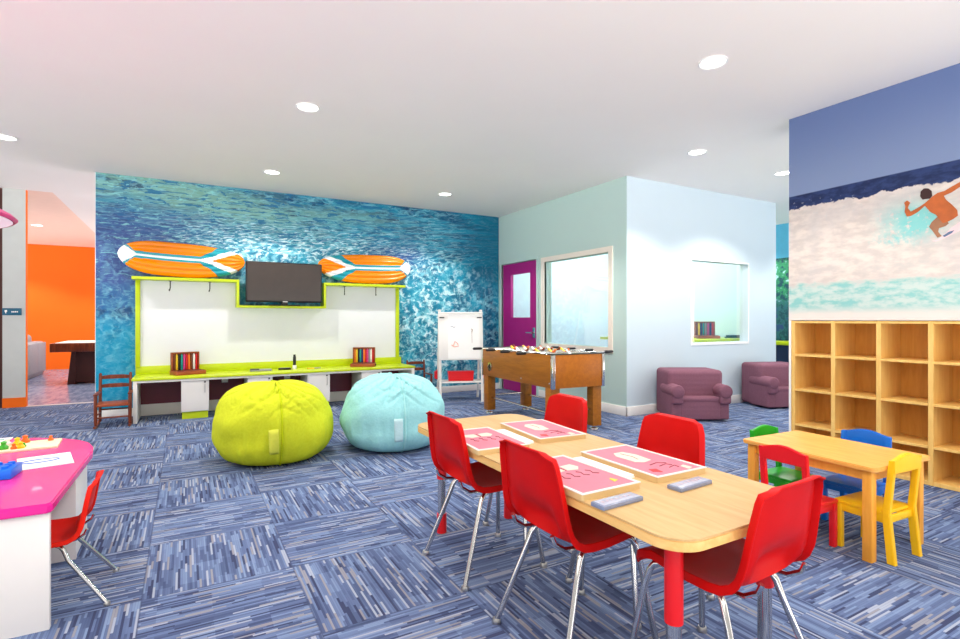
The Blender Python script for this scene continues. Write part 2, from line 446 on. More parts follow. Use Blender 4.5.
# aqua room: side wall (faces -X) with door + window openings
X0 = 4.72; TH = .13
mb = MB()
DY0, DY1, DZ = 6.6, 7.62, 2.12
WY0, WY1, WZ0, WZ1 = 5.02, 6.40, .83, 2.05
mb.box((X0, 4.718, 0), (X0 + TH, WY0, H))
mb.box((X0, WY0, 0), (X0 + TH, WY1, WZ0)); mb.box((X0, WY0, WZ1), (X0 + TH, WY1, H))
mb.box((X0, WY1, 0), (X0 + TH, DY0, H)); mb.box((X0, DY0, DZ), (X0 + TH, DY1, H)); mb.box((X0, DY1, 0), (X0 + TH, 7.72, H))
struct('wall_side', mb, 'aqua', 'pale aqua wall with the purple door', 'wall', smooth=False)
# front wall (faces -Y) with window
VX0, VX1, VZ0, VZ1 = 5.895, 7.118, .87, 1.985
mb = MB()
mb.box((X0 + .001, 4.717, 0), (VX0, 4.717 + TH, H)); mb.box((VX0, 4.717, 0), (VX1, 4.717 + TH, VZ0))
mb.box((VX0, 4.717, VZ1), (VX1, 4.717 + TH, H)); mb.box((VX1, 4.717, 0), (7.8, 4.717 + TH, H))
struct('wall_front', mb, 'pale_blue', 'pale blue wall behind the two mauve armchairs', 'wall', smooth=False)
mb = MB().box((7.68, 4.717 + TH, 0), (7.8, 7.72, H))
struct('wall_aqua_room_right', mb, 'room_white', 'inner right wall of the aqua room', 'wall', smooth=False)
struct('wall_aqua_room_back', MB().box((X0 + TH, 7.72, 0), (7.8, 7.85, H)), 'room_white', 'inner back wall of the aqua room', 'wall')
struct('baseboard_side', MB().box((X0 - .014, 4.703, 0), (X0, DY0 - .06, .115), .003).box((X0 - .014, DY1 + .06, 0), (X0, 7.7, .115), .003), 'white_gloss', 'white baseboard below the aqua window', 'baseboard')
struct('baseboard_front', MB().box((X0 - .014, 4.703, 0), (7.814, 4.717, .115), .003), 'white_gloss', 'white baseboard behind the armchairs', 'baseboard')
struct('baseboard_back', MB().box((-.937, 7.69, 0), (4.70, 7.708, .10), .003), 'white_gloss', 'white baseboard under the ocean mural', 'baseboard')
# window 1 (side wall)
w = struct('window_1', MB().box((X0 - .02, WY0 - .07, WZ0 - .07), (X0 + .03, WY0, WZ1 + .07)).box((X0 - .02, WY1, WZ0 - .07), (X0 + .03, WY1 + .07, WZ1 + .07))
           .box((X0 - .02, WY0, WZ0 - .07), (X0 + .03, WY1, WZ0)).box((X0 - .02, WY0, WZ1), (X0 + .03, WY1, WZ1 + .07)),
           'cream', 'square interior window with a cream frame beside the purple door', 'window', smooth=False)
MB().box((X0 + .05, WY0, WZ0), (X0 + .056, WY1, WZ1)).build('pane', 'glass', w)
w = struct('window_2', MB().box((VX0 - .012, 4.709, VZ0 - .03), (VX1 + .012, 4.717, VZ0)).box((VX0 - .012, 4.709, VZ1), (VX1 + .012, 4.717, VZ1 + .02))
           .box((VX0 - .015, 4.709, VZ0), (VX0, 4.717, VZ1)).box((VX1, 4.709, VZ0), (VX1 + .015, 4.717, VZ1)),
           'white_paint', 'interior window in the wall above the armchairs', 'window', smooth=False)
MB().box((VX0, 4.80, VZ0), (VX1, 4.806, VZ1)).build('pane', 'glass', w)
# door
mb = MB()
a, b = DY0 + .01, DY1 - .01
gy0, gy1, gz0, gz1 = 6.80, 7.36, 1.22, 1.93
mb.box((X0 + .02, a, .01), (X0 + .065, gy0, DZ - .01)).box((X0 + .02, gy1, .01), (X0 + .065, b, DZ - .01))
mb.box((X0 + .02, gy0, .01), (X0 + .065, gy1, gz0)).box((X0 + .02, gy0, gz1), (X0 + .065, gy1, DZ - .01))
d = struct('door_1', mb, 'purple', 'purple door with a tall glazed panel', 'door', smooth=False)
MB().box((X0 + .03, gy0, gz0), (X0 + .036, gy1, gz1)).build('door_pane', 'glass', d)
mb = MB().box((X0 + .012, gy0 - .02, gz0 - .02), (X0 + .02, gy0, gz1 + .02)).box((X0 + .012, gy1, gz0 - .02), (X0 + .02, gy1 + .02, gz1 + .02))
mb.box((X0 + .012, gy0, gz0 - .02), (X0 + .02, gy1, gz0)).box((X0 + .012, gy0, gz1), (X0 + .02, gy1, gz1 + .02))
mb.build('pane_frame', 'purple', d, smooth=False)
mb = MB(); mb.tube([(X0 + .02, 6.70, .98), (X0 - .04, 6.70, .98)], .014); mb.tube([(X0 - .04, 6.69, .98), (X0 - .045, 6.83, .98)], .011); mb.box((X0 + .012, 6.665, .90), (X0 + .02, 6.735, 1.06), .003)
mb.build('door_handle', 'chrome', d)
mb = MB().box((X0 - .012, DY0 - .05, 0), (X0 + .02, DY0, DZ + .05)).box((X0 - .012, DY1, 0), (X0 + .02, DY1 + .05, DZ + .05)).box((X0 - .012, DY0, DZ), (X0 + .02, DY1, DZ + .05))
struct('trim_2', mb, 'aqua', 'pale casing around the purple door', 'door trim', smooth=False)
# passage beyond
struct('wall_passage', MB().box((9.6, 2, 0), (9.75, 9, H)), 'sky_paint', 'sky blue wall at the end of the passage', 'wall')
tag(MB().box((9.586, 5.0, .0), (9.598, 8.5, 2.32)).build('foliage_mural', 'foliage'), 'leafy green mural on the blue wall behind the passage', 'mural')
t = thing('side_counter', 'lime-topped counter in the passage behind the second armchair', 'counter', (9.3, 5.6, 0))
MB().box((-.25, -.9, .74), (.25, 1.2, .80), .004).build('counter_top', 'lime', t)
MB().box((-.2, -.85, 0), (.25, 1.15, .74)).build('cabinet', 'navy', t)
# right wall with the surf mural and niche for the bookcase
XW = 4.64; YE = 2.69
mb = MB()
mb.box((XW, -4, 1.18), (XW + .42, YE, H)); mb.box((XW, YE - .018, 0), (XW + .42, YE, 1.18)); mb.box((XW + .34, -4, 0), (XW + .42, YE - .018, 1.18))
struct('wall_right', mb, 'white_paint', 'right wall with the built-in bookcase', 'wall', smooth=False)

# surf mural with the printed surfer
sm = MB().box((0, -.004, 0), (5.0, 0, H - 1.18 - .002)).build('surf_mural', 'surf', loc=(XW, YE - .004, 1.18), rot=(0, 0, R(-90)))
tag(sm, 'photo mural of a surfer riding a breaking wave above the bookcase', 'mural')
S_ = math.sin(R(29.38)); C_ = math.cos(R(29.38))
skin = plain('printed_skin', (190, 96, 40), .5, var=.25, scale=14)
skin_d = plain('printed_leg', (160, 110, 78), .5, var=.2, scale=14)
hairm = plain('printed_hair', (56, 26, 22), .5)
boardm = plain('printed_board', (240, 205, 205), .5, var=.1)
shade = plain('printed_fin', (90, 110, 140), .5)
def printed(name, mat, poly, k):
    mb = MB(); mb.prism(poly, -.0045, -.005 - .001 * k, 'y'); return mb.build(name, mat, sm, smooth=False)
printed('printed_surfboard', boardm, [(1.013, .567), (1.045, .572), (1.093, .61), (1.124, .645), (1.167, .676), (1.26, .72), (1.26, .65), (1.184, .625), (1.124, .596), (1.077, .573), (1.037, .558)], 1)
printed('printed_fin', shade, [(1.073, .593), (1.108, .618), (1.139, .625), (1.124, .605), (1.085, .584)], 2)
printed('printed_leg', skin_d, [(1.045, .732), (1.093, .709), (1.108, .676), (1.089, .66), (1.053, .651), (1.049, .626), (1.069, .594), (1.045, .585), (1.021, .631), (.997, .669), (1.013, .702)], 2)
printed('printed_body', skin, [(.867, .884), (.886, .863), (.876, .844), (.87, .828), (.889, .797), (.944, .824), (.973, .843), (1.017, .882), (1.045, .901), (1.085, .907), (1.124, .928), (1.167, .949), (1.3, 1.02), (1.3, .985), (1.167, .916), (1.124, .889),
        (1.081, .874), (1.093, .844), (1.124, .806), (1.154, .761), (1.158, .722), (1.131, .702), (1.1, .688), (1.077, .682), (1.053, .72), (1.037, .748), (1.005, .774), (.973, .825), (.931, .787), (.889, .766), (.865, .766), (.852, .802), (.856, .843), (.849, .87)], 3)
printed('printed_hair', hairm, [(.946, .897), (.949, .932), (.968, .95), (.993, .945), (1.012, .923), (1.015, .887), (1.001, .87), (.977, .872), (.96, .871)], 4)

# ------------------------------------------------------------------ bookcase
t = thing('bookcase', 'built-in maple bookcase of empty square cubbies below the surf mural', 'bookcase', (XW, YE - .02, 0))
NC = 5; PW = .324; SZ = (0, .262, .566, .868, 1.155); D = .33; TT = .032
L = NC * PW
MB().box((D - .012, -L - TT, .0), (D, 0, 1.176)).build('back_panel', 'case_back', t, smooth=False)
for i in range(NC + 1):
    MB().box((0, -i * PW - TT, 0), (D - .012, -i * PW, 1.176), .002, 1).build('upright', 'case', t)
for i in range(NC):
    for k in range(5):
        z = SZ[k]
        MB().box((.002, -(i + 1) * PW, z), (D - .012, -i * PW - TT, z + (.02 if k else .03)), .002, 1).build('shelf', 'case', t)

# ------------------------------------------------------------------ downlights
lights = [(3.15, 2.344), (4.696, 3.685), (.889, 4.488), (.906, 6.677), (3.183, 6.656), (-1.515, 6.662), (6.271, 3.706), (-2.406, 12.573)]
lab = ['round recessed ceiling downlight nearest the camera, large and bright, above the long table',
       'recessed ceiling downlight in front of the aqua room corner', 'recessed ceiling downlight above the bean bags, largest left of centre',
       'recessed ceiling downlight close above the left end of the ocean mural', 'recessed ceiling downlight near the right end of the ocean mural',
       'recessed ceiling downlight cut by the left picture edge', 'recessed ceiling downlight half hidden by the surf mural wall',
       'recessed downlight in the bounce-tinted ceiling of the orange room']
lamp0 = None
def spot(x, y, e, size=124, z=H - .03, blend=.35, rad=.05, name='downlight_lamp'):
    l = bpy.data.lights.new(name, 'SPOT'); l.energy = e; l.spot_size = R(size); l.spot_blend = blend; l.shadow_soft_size = rad
    l.color = (1, .965, .92)
    o = bpy.data.objects.new(name, l); COL.objects.link(o); o.location = (x, y, z); return o
EN = 98
for (x, y), lb in zip(lights, lab):
    if lamp0 is None:
        o = lamp0 = thing('ceiling_downlight', lb, 'ceiling light', (x, y, H), 0, 'recessed ceiling downlights')
        MB().lathe([(.078, 0), (.095, 0), (.095, -.006), (.088, -.010), (.078, -.004)], seg=32).build('trim_ring', 'white_paint', o)
        MB().lathe([(0, -.003), (.079, -.003), (.079, 0.002), (0, .002)], seg=32).build('lens', 'lens', o)
    else:
        o = copy_tree(lamp0); o.location = (x, y, H); o['label'] = lb
    spot(x, y, EN * (1.05 if (y < 3.75 and x > 4) else 1))
for x, y in ((.9, 2.3), (-1.5, 4.5), (-1.5, 2.3), (.9, .1), (3.15, .1), (-1.5, .1), (.9, -2), (3.15, -2), (3.15, 4.49), (8.6, 3.7), (8.7, 6.0)):
    spot(x, y, EN * (.6 if y < 3 else 1.1))
for x, y in ((-1, 11.5), (-3.4, 14.4), (-.8, 14.4)): spot(x, y, EN * 1.3)
# aqua room lamp
o = thing('dome_lamp', 'round ceiling lamp inside the aqua room seen through the square window', 'ceiling light', (6.2, 6.3, H))
MB().lathe([(.19, 0), (.19, -.03), (.15, -.07), (.08, -.09), (0, -.095)], seg=28).build('diffuser', 'lens', o)
MB().lathe([(.19, 0), (.21, 0), (.21, -.025), (.19, -.03)], seg=28).build('rim', 'white_paint', o)
l = bpy.data.lights.new('aqua_room_lamp', 'POINT'); l.energy = 115; l.shadow_soft_size = .2; l.color = (.97, .99, 1)
o = bpy.data.objects.new('aqua_room_lamp', l); COL.objects.link(o); o.location = (6.2, 6.3, H - .35)

# ------------------------------------------------------------------ worktop unit on the back wall
WT = .51
t = thing('worktop', 'long lime worktop with a white edge along the ocean mural', 'worktop', (0, 0, 0))
MB().box((-.53, 7.10, WT - .025), (2.92, 7.70, WT), .003).build('worktop_board', 'lime', t)
MB().box((-.53, 7.675, WT), (2.92, 7.70, .61), .002).build('backsplash', 'lime', t)
MB().box((-.49, 7.115, WT - .05), (2.91, 7.14, WT - .025)).build('front_rail', 'white_gloss', t)
MB().box((-.515, 7.11, 0), (-.475, 7.68, WT - .025), .002).build('end_panel', 'white_gloss', t)
MB().box((2.87, 7.11, 0), (2.91, 7.68, WT - .025), .002).build('end_panel', 'white_gloss', t)
MB().box((-.475, 7.66, .14), (2.87, 7.675, WT - .025)).build('modesty_panel', 'maroon', t)
MB().box((-.475, 7.65, .0), (2.87, 7.675, .14)).build('skirting', 'white_gloss', t)
for x in (.42, 1.2):
    o = MB().box((x, 7.652, .36), (x + .075, 7.66, .45), .003).build('outlet_plate', 'white_paint', t)
cab = None
for x, lb in ((-.04, 'white low cabinet with lime plinth nearest the left end of the worktop'), (.685, 'white low cabinet partly behind the lime bean bag, second from the left'),
              (1.41, 'white low cabinet showing between the two bean bags, third from the left'), (2.135, 'white low cabinet behind the turquoise bean bag at the right end')):
    if cab is None:
        c = cab = thing('low_cabinet', lb, 'cabinet', (x, 7.14, 0), 0, 'white cabinets under the lime worktop')
        MB().box((0, .02, .085), (.295, .5, WT - .027), .002).build('body', 'white_gloss', c)
        MB().box((.01, .03, 0), (.285, .49, .085)).build('plinth', 'lime', c)
        dr = MB().box((.004, 0, .09), (.291, .018, WT - .052), .003).build('door', 'white_gloss', c)
        mb = MB(); mb.tube([(.25, -.0, .41), (.25, -.02, .41), (.25, -.02, .31), (.25, 0, .31)], .004, 8); mb.build('handle', 'steel', dr)
        MB().lathe([(0, 0), (.011, 0), (.011, .006), (0, .006)], seg=14).build('lock', 'black', dr, loc=(.25, 0, .436), rot=(R(90), 0, 0))
    else:
        c = copy_tree(cab); c.location = (x, 7.14, 0); c['label'] = lb
# framed whiteboard with shelves and television niche
FY = 7.46; ZS = 1.705
t = thing('whiteboard_unit', 'wide whiteboard with a lime frame, two shelves and a stepped television niche', 'whiteboard', (0, 0, 0))
NX0, NX1, NZ = .60, 1.71, 1.372
MB().box((-.48, 7.685, .61), (2.86, 7.70, NZ)).box((-.48, 7.685, NZ), (NX0, 7.70, ZS - .02)).box((NX1, 7.685, NZ), (2.86, 7.70, ZS - .02)).build('board_surface', 'board', t, smooth=False)
MB().box((-.53, 7.655, .60), (-.48, 7.70, ZS - .03), .002).build('side_post', 'lime', t)
MB().box((2.83, 7.655, .60), (2.88, 7.70, ZS - .03), .002).build('side_post', 'lime', t)
MB().box((-.555, FY, ZS - .035), (NX0 + .015, 7.70, ZS), .002).build('shelf', 'lime', t)
MB().box((NX1 - .015, FY, ZS - .035), (2.91, 7.70, ZS), .002).build('shelf', 'lime', t)
MB().box((NX0 - .015, FY, NZ - .03), (NX0 + .015, 7.70, ZS - .035), .002).build('niche_side', 'lime', t)
MB().box((NX1 - .015, FY, NZ - .03), (NX1 + .015, 7.70, ZS - .035), .002).build('niche_side', 'lime', t)
MB().box((NX0 + .015, FY, NZ - .03), (NX1 - .015, 7.70, NZ), .002).build('niche_shelf', 'lime', t)
hk = None
for x in (-.16, .28, 2.02, 2.49):
    mb = MB(); mb.tube([(x, 7.6, ZS - .035), (x, 7.6, ZS - .12), (x - .006, 7.59, ZS - .15), (x - .01, 7.57, ZS - .16), (x - .01, 7.555, ZS - .145)], .006, 8)
    mb.lathe([(0, 0), (.018, 0), (.018, -.006), (0, -.006)], (x, 7.6, ZS - .035), 12)
    mb.build('coat_hook', 'black', t)
# television
t = thing('television', 'flat black television standing in the lime niche between the surfboards', 'television', (1.175, 7.44, NZ))
o = MB().box((-.485, -.012, .045), (.485, .035, .58), .006).build('casing', 'tv_body', t)
MB().box((-.468, -.0145, .068), (.468, -.012, .566)).build('screen', 'tv_screen', t)
MB().box((-.03, -.015, .048), (.03, -.012, .06)).build('logo_plate', 'steel', t)
MB().box((-.2, .0, 0), (.2, .15, .012), .004).box((-.04, .035, .012), (.04, .07, .2)).build('stand', 'tv_body', t)
# the flat picture: tilt slightly for the wall bracket
# surfboards: inflatable boards leaning on the shelves
def surfboard(name, label, loc, flip):
    t = thing(name, label, 'surfboard', loc, 0, 'inflatable surfboards on the shelves')
    Lh = .70
    def half(u):                       # half width along the board, u -1 (nose) .. 1 (tail)
        if u < 0: return .222 * (1 - abs(u) ** 4.0) ** .6
        return .222 * (1 - .48 * u ** 2.2) * (1 - u ** 9) ** .5
    NU, NV = 110, 60
    def P(u, v):                       # v -1..1 across; pillow ribs along the board
        w = half(u); s = math.sin(v * PI / 2)
        rib = .020 * abs(math.sin((v * .5 + .5) * PI * 6))
        edge = max(0., 1 - abs(v) ** 4) ** .5
        endf = max(0., 1 - abs(u) ** 6) ** .5
        th = (.045 * edge + rib * edge) * endf
        x = u * Lh * (1 if not flip else -1)
        rock = .03 * (abs(u) ** 2.4)
        return x, v * w + rock, th
    # zones: colour masks, kept as separate parts of the inflatable
    zones = {'orange_chamber': 'orange_pvc', 'teal_stripe': 'teal_pvc', 'white_stripe': 'white_pvc'}
    def zone(u, v):
        w = abs(v) * half(u)
        if u < -.90 : return 'white_stripe'
        if u < -.72:
            k = (-.72 - u) / .18
            if w < .020 + k * .12: return 'white_stripe' if w < .012 + k * .09 else 'teal_stripe'
            if w < .044: return 'teal_stripe'
            return 'orange_chamber'
        if u < .24:
            if w < .014: return 'white_stripe'
            if w < .044: return 'teal_stripe'
            return 'orange_chamber'
        k = u - .24                      # swallow pattern opening towards the tail
        c0 = max(0., k - .20) * .26
        if w < c0: return 'orange_chamber'
        if w < c0 + .014 + min(k, .3) * .17: return 'white_stripe'
        if w < c0 + .044 + k * .40: return 'teal_stripe'
        return 'orange_chamber'
    mbs = {z: MB() for z in zones}
    tl = R(12)
    def W(u, v, side):
        x, y, th = P(u, v)
        yy, zz = -th * side, y + .232
        return (x, yy * math.cos(tl) + zz * math.sin(tl) - .05, zz * math.cos(tl) - yy * math.sin(tl))
    cache = {}
    for i in range(NU):
        for j in range(NV):
            us = [-1 + 2 * i / NU, -1 + 2 * (i + 1) / NU]; vs = [-1 + 2 * j / NV, -1 + 2 * (j + 1) / NV]
            z = zone((us[0] + us[1]) / 2, (vs[0] + vs[1]) / 2)
            for side in (1, -1):
                q = [(us[0], vs[0]), (us[1], vs[0]), (us[1], vs[1]), (us[0], vs[1])]
                pts = [W(a, b, side) for a, b in q]
                mb = mbs[z]
                try: mb.bm.faces.new([mb.bm.verts.new(p) for p in pts])
                except ValueError: pass
    for z, mb in mbs.items():
        bmesh.ops.remove_doubles(mb.bm, verts=mb.bm.verts[:], dist=.0004)
        mb.build(z, zones[z], t, ang=80)
    return t
a = surfboard('surfboard', 'orange inflatable surfboard left of the television, nose pointing left', (-.015, 7.58, ZS), False)
a.rotation_euler = (0, R(2.0), 0)
b = surfboard('surfboard', 'orange inflatable surfboard right of the television, nose pointing right', (2.34, 7.58, ZS), True)
b.rotation_euler = (0, R(-1.0), 0)

# art sets: open wooden cases with upright paint tubes
def art_set(loc, rz, label, cols, s=1.):
    t = thing('art_set', label, 'art set', loc, rz, 'wooden art sets')
    mb = MB().box((-.16, .0, .045), (.16, .02, .27), .002)
    mb.box((-.16, -.03, .045), (-.145, .02, .27), .002).box((.145, -.03, .045), (.16, .02, .27), .002).box((-.16, -.03, .255), (.16, .02, .27), .002)
    mb.build('open_lid', 'art_wood', t)
    MB().box((-.17, -.21, 0), (.17, .02, .045), .003).build('case', 'art_wood', t)
    MB().box((-.155, -.195, .045), (.155, -.035, .05)).build('case_tray', 'dark_wood', t)
    n = len(cols)
    for i, c in enumerate(cols):
        x = -.128 + .256 * i / (n - 1)
        mb = MB().box((x - .0115, -.022, .05), (x + .0115, -.002, .235), .004).lathe([(0, .25), (.006, .25), (.008, .233)], (x, -.012, 0), 10)
        mb.build('paint_tube', c, t)
    MB().box((.17, -.11, .012), (.185, -.07, .03), .003).build('clasp', 'black', t)
    for o in [t]: o.scale = (s, s, s)
    return t
art_set((.0, 7.53, WT), R(20), 'open wooden art case with coloured tubes at the left end of the lime worktop', ['p_brown', 'p_yellow', 'p_black', 'p_teal', 'p_pink', 'p_red', 'p_orange', 'p_brown', 'p_white', 'p_red'])
art_set((2.29, 7.53, WT), R(-24), 'open wooden art case with coloured tubes at the right end of the lime worktop', ['p_orange', 'p_yellow', 'p_black', 'p_teal', 'p_navy', 'p_orange', 'p_red', 'p_pink', 'p_grey', 'p_white', 'p_red'])
# small items on the worktop
t = thing('tablet', 'thin grey tablet lying flat on the lime worktop beside a black remote', 'tablet', (.87, 7.42, WT), R(-6))
MB().box((-.13, -.07, 0), (.13, .07, .022), .006).build('shell', 'p_grey', t); MB().box((-.13, -.07, .022), (-.02, .05, .03), .003).build('cover_flap', 'black', t)
t = thing('remote_control', 'black remote control lying on the lime worktop left of the dark bottle', 'remote', (1.17, 7.44, WT), R(-4))
MB().box((-.08, -.022, 0), (.08, .022, .026), .007).build('casing', 'black', t); MB().box((-.06, -.014, .026), (.06, .014, .029), .001).build('button_pad', 'p_grey', t)
t = thing('bottle', 'slim dark bottle with a pale base standing on the lime worktop', 'bottle', (1.30, 7.46, WT))
MB().lathe([(0, 0), (.026, 0), (.026, .05), (.022, .055), (0, .055)], seg=18).build('base', 'p_white', t)
MB().lathe([(.02, .055), (.021, .16), (.016, .18), (.016, .20), (0, .202)], seg=18).build('body', 'black', t)
t = thing('craft_scissors', 'flat yellow and grey craft tool lying right of the dark bottle', 'craft tool', (1.53, 7.42, WT), R(8))
MB().box((-.07, -.03, 0), (.02, .03, .014), .005).build('handle', 'p_yellow', t); MB().box((.01, -.018, .002), (.11, .022, .012), .004).build('blade', 'p_grey', t)

# ------------------------------------------------------------------ ladderback rocking chairs
def rocker(label, loc, rz):
    t = thing('rocking_chair', label, 'rocking chair', loc, rz, "child-size ladderback rocking chairs")
    w = .148; z0 = .03
    for s in (-1, 1):
        MB().tube([(s * w, 0, z0), (s * w, 0, .09), (s * w, 0, .24), (s * w, 0, .345), (s * w, 0, .355)], [.013, .016, .017, .016, .010], 12).build('front_post', 'dark_wood', t)
        MB().tube([(s * (w - .012), .27, z0), (s * (w - .012), .275, .25), (s * (w - .012), .305, .545), (s * (w - .012), .307, .56)], [.013, .016, .014, .008], 12).build('back_post', 'dark_wood', t)
        MB().box((s * w - .02, -.02, .345), (s * w + .02, .29, .362), .006).build('armrest', 'dark_wood', t)
        MB().tube([(s * w, -.09, .028), (s * w, -.02, .014), (s * w, .1, .010), (s * w, .25, .014), (s * w, .34, .035)], .013, 10).build('rocker', 'dark_wood', t)
        MB().tube([(s * w, 0, .13), (s * (w - .012), .275, .13)], .008, 8).build('side_rail', 'dark_wood', t)
    for z in (.42, .515):
        MB().prism([(-w + .01, z - .022), (w - .01, z - .022), (w - .01, z + .012), (w * .4, z + .022), (-w * .4, z + .022), (-w + .01, z + .012)], .288 + (z - .42) * .1, .302 + (z - .42) * .1, 'y', .003).build('back_slat', 'dark_wood', t)
    MB().box((-w, -.015, .225), (w, .285, .25), .008).build('seat', 'art_wood', t)
    MB().tube([(-w, 0, .11), (w, 0, .11)], .009, 8).build('front_rail', 'dark_wood', t)
    MB().tube([(-w, .27, .16), (w, .27, .16)], .009, 8).build('back_rail', 'dark_wood', t)
    return t
rocker("small dark wooden rocking chair left of the lime worktop", (-.69, 7.0, 0), R(1)).scale = (1.05, 1.05, 1.03)
rocker("small dark wooden rocking chair between the lime worktop and the easel", (3.10, 7.28, 0), R(-4))

# ------------------------------------------------------------------ easel
t = thing('easel', 'white double-sided drawing easel with a sketched paper sheet by the purple door', 'easel', (3.53, 6.87, 0), R(-20))
hw = .325
for s in (-1, 1):
    MB().tube([(s * (hw - .02), -.20, 0), (s * (hw - .02), -.03, 1.33)], .02, 4).build('leg', 'white_gloss', t)
    MB().tube([(s * (hw - .02), .26, 0), (s * (hw - .02), .01, 1.33)], .018, 4).build('leg', 'white_gloss', t)
    MB().tube([(s * (hw - .02), -.155, .29), (s * (hw - .02), .2, .29)], .012, 8).build('side_rail', 'white_gloss', t)
tl = math.atan2(.17, 1.33)
b = MB().box((-hw, -.012, 0), (hw, 0, .70), .003).build('drawing_board', 'white_gloss', t, loc=(0, -.135, .60), rot=(-tl, 0, 0))
p = MB().box((-.19, -.016, .02), (.275, -.0125, .70)).build('paper_sheet', 'paper', b)
mb = MB(); mb.tube([(-.15, -.017, .48), (-.12, -.018, .49), (-.10, -.017, .47), (-.08, -.018, .485)], .003, 6); mb.build('pencil_mark', 'p_navy', p)
mb = MB(); mb.tube([(-.14, -.017, .22), (-.1, -.018, .19), (-.04, -.018, .20), (-.05, -.017, .24), (-.09, -.018, .27), (-.11, -.017, .21)], .004, 6); mb.build('pencil_mark', 'orange', p)
mb = MB(); mb.tube([(.16, -.017, .40), (.17, -.018, .44), (.15, -.017, .45)], .005, 6); mb.tube([(.16, -.017, .40), (.162, -.018, .25)], .002, 6); mb.build('pencil_mark', 'p_brown', p)
MB().tube([(-hw + .0, -.03, .685), (hw, -.03, .685)], .009, 8).build('paper_bar', 'white_gloss', b)
for s in (-1, 1): MB().box((s * (hw - .05) - .035, -.03, .61), (s * (hw - .05) + .035, -.014, .625), .002).build('clip', 'black', b)
MB().box((-hw, -.16, .27), (hw, .20, .285), .003).build('tray_shelf', 'white_gloss', t)
MB().prism([(-.17, .29), (.19, .29), (.20, .43), (-.18, .43)], -.06, .06, 'y', .004).build('red_bin', 'red', t)
for s in (-1, 1):
    MB().prism([(s * .335, .31), (s * .375, .33), (s * .375, .42), (s * .335, .45)], -.05, .07, 'y', .004).build('side_cup', 'red', t)

# ------------------------------------------------------------------ bean bags
def beanbag(label, loc, rz, cloth, seam, tagm, seed, seam_rot, Rr=.535, Hh=.645):
    t = thing('bean_bag', label, 'bean bag', loc, rz, 'round bean bags')
    NU, NV = 200, 120
    def P(th, ph):             # th around, ph 0 bottom..1 top
        a = -PI / 2 + ph * PI
        ce, se = math.cos(a), math.sin(a)
        r = Rr * abs(ce) ** (.62 if se > 0 else .34); z = se
        # flat base, domed top
        zz = .27 * (-(abs(z) ** 1.0)) if z < 0 else (Hh - .27) * z ** 1.0
        d = Vector((math.cos(th), math.sin(th), 0))
        q = Vector((math.cos(th) * 1.2, math.sin(th) * 1.2, zz * 4 + seed))
        n = noise.noise(q * 1.5) * .028
        # sagging folds: sideways creases, strongest high up and next to the seam
        da = abs((th - seam_rot + PI) % (2 * PI) - PI)
        ns = math.exp(-(da / .75) ** 2)
        tt = max(0., min(1., (zz - .12) / .3)) * max(0., min(1., (Hh - zz) / .1))
        w1 = noise.noise(Vector((math.cos(th) * 1.1, math.sin(th) * 1.1, zz * 8 + seed * 2 + da * 2.4)))
        w2 = noise.noise(Vector((math.cos(th) * 3.2, math.sin(th) * 3.2, zz * 17 + seed * 5 - da * 3.5)))
        fold = .010 - .034 * math.exp(-(w1 / .085) ** 2) - .016 * math.exp(-(w2 / .11) ** 2)
        n += fold * tt * (.55 + .75 * ns)
        # small gathers towards the floor
        lowf = max(0., min(1., (.16 - zz) / .16))
        n += noise.noise(Vector((th * 9, seed, zz * 3))) * .012 * lowf
        n -= .016 * math.exp(-(da / .035) ** 2) * (1 if abs(ce) > .12 else 0)
        out = d * (r + n * min(1., r * 4)) 
        out.z = max(zz + .27 + n * .5 * (1 if se > 0 else .3), 0.002)
        return out
    grid = [[P(2 * PI * i / NU, j / NV) for i in range(NU)] for j in range(1, NV)]
    mb = MB(); vs = mb.surf(grid, True)
    mb.bm.faces.new(vs[0][::-1]); mb.bm.faces.new(vs[-1])
    mb.build('cover', cloth, t, ang=85)
    pts = [P(seam_rot, .1 + .88 * k / 50) for k in range(51)]
    pts = [p + Vector((math.cos(seam_rot), math.sin(seam_rot), 0)) * .004 for p in pts]
    MB().tube(pts, .0085, 8).build('seam', seam, t)
    pts = [P(seam_rot + PI, .1 + .88 * k / 50) for k in range(51)]
    MB().tube(pts, .0085, 8).build('seam', seam, t)
    # sewn label
    g = []
    for j in range(9):
        row = []
        for i in range(7):
            p = P(seam_rot - .045 - .155 * i / 6 - .012 * j / 8, .33 + .22 * j / 8)
            th = seam_rot - .1
            row.append(p + Vector((math.cos(th), math.sin(th), .1)) * .012)
        g.append(row)
    mb = MB(); mb.surf(g)
    o = mb.build('sewn_label', tagm, t)
    sol = o.modifiers.new('thick', 'SOLIDIFY'); sol.thickness = .004
    return t
# seam faces the camera
def facing(x, y, off=0.): return math.atan2(-y, -x) + off
beanbag('lime green bean bag in front of the long worktop', (.675, 4.82, 0), 0, 'lime_cloth', 'lime_seam', 'lime_tag', 3.1, facing(.675, 4.82, .12), Rr=.488, Hh=.648)
beanbag('pale turquoise bean bag right of the lime one', (1.72, 4.73, 0), 0, 'aqua_cloth', 'aqua_seam', 'aqua_tag', 8.4, facing(1.72, 4.73, .22), Rr=.486, Hh=.665)

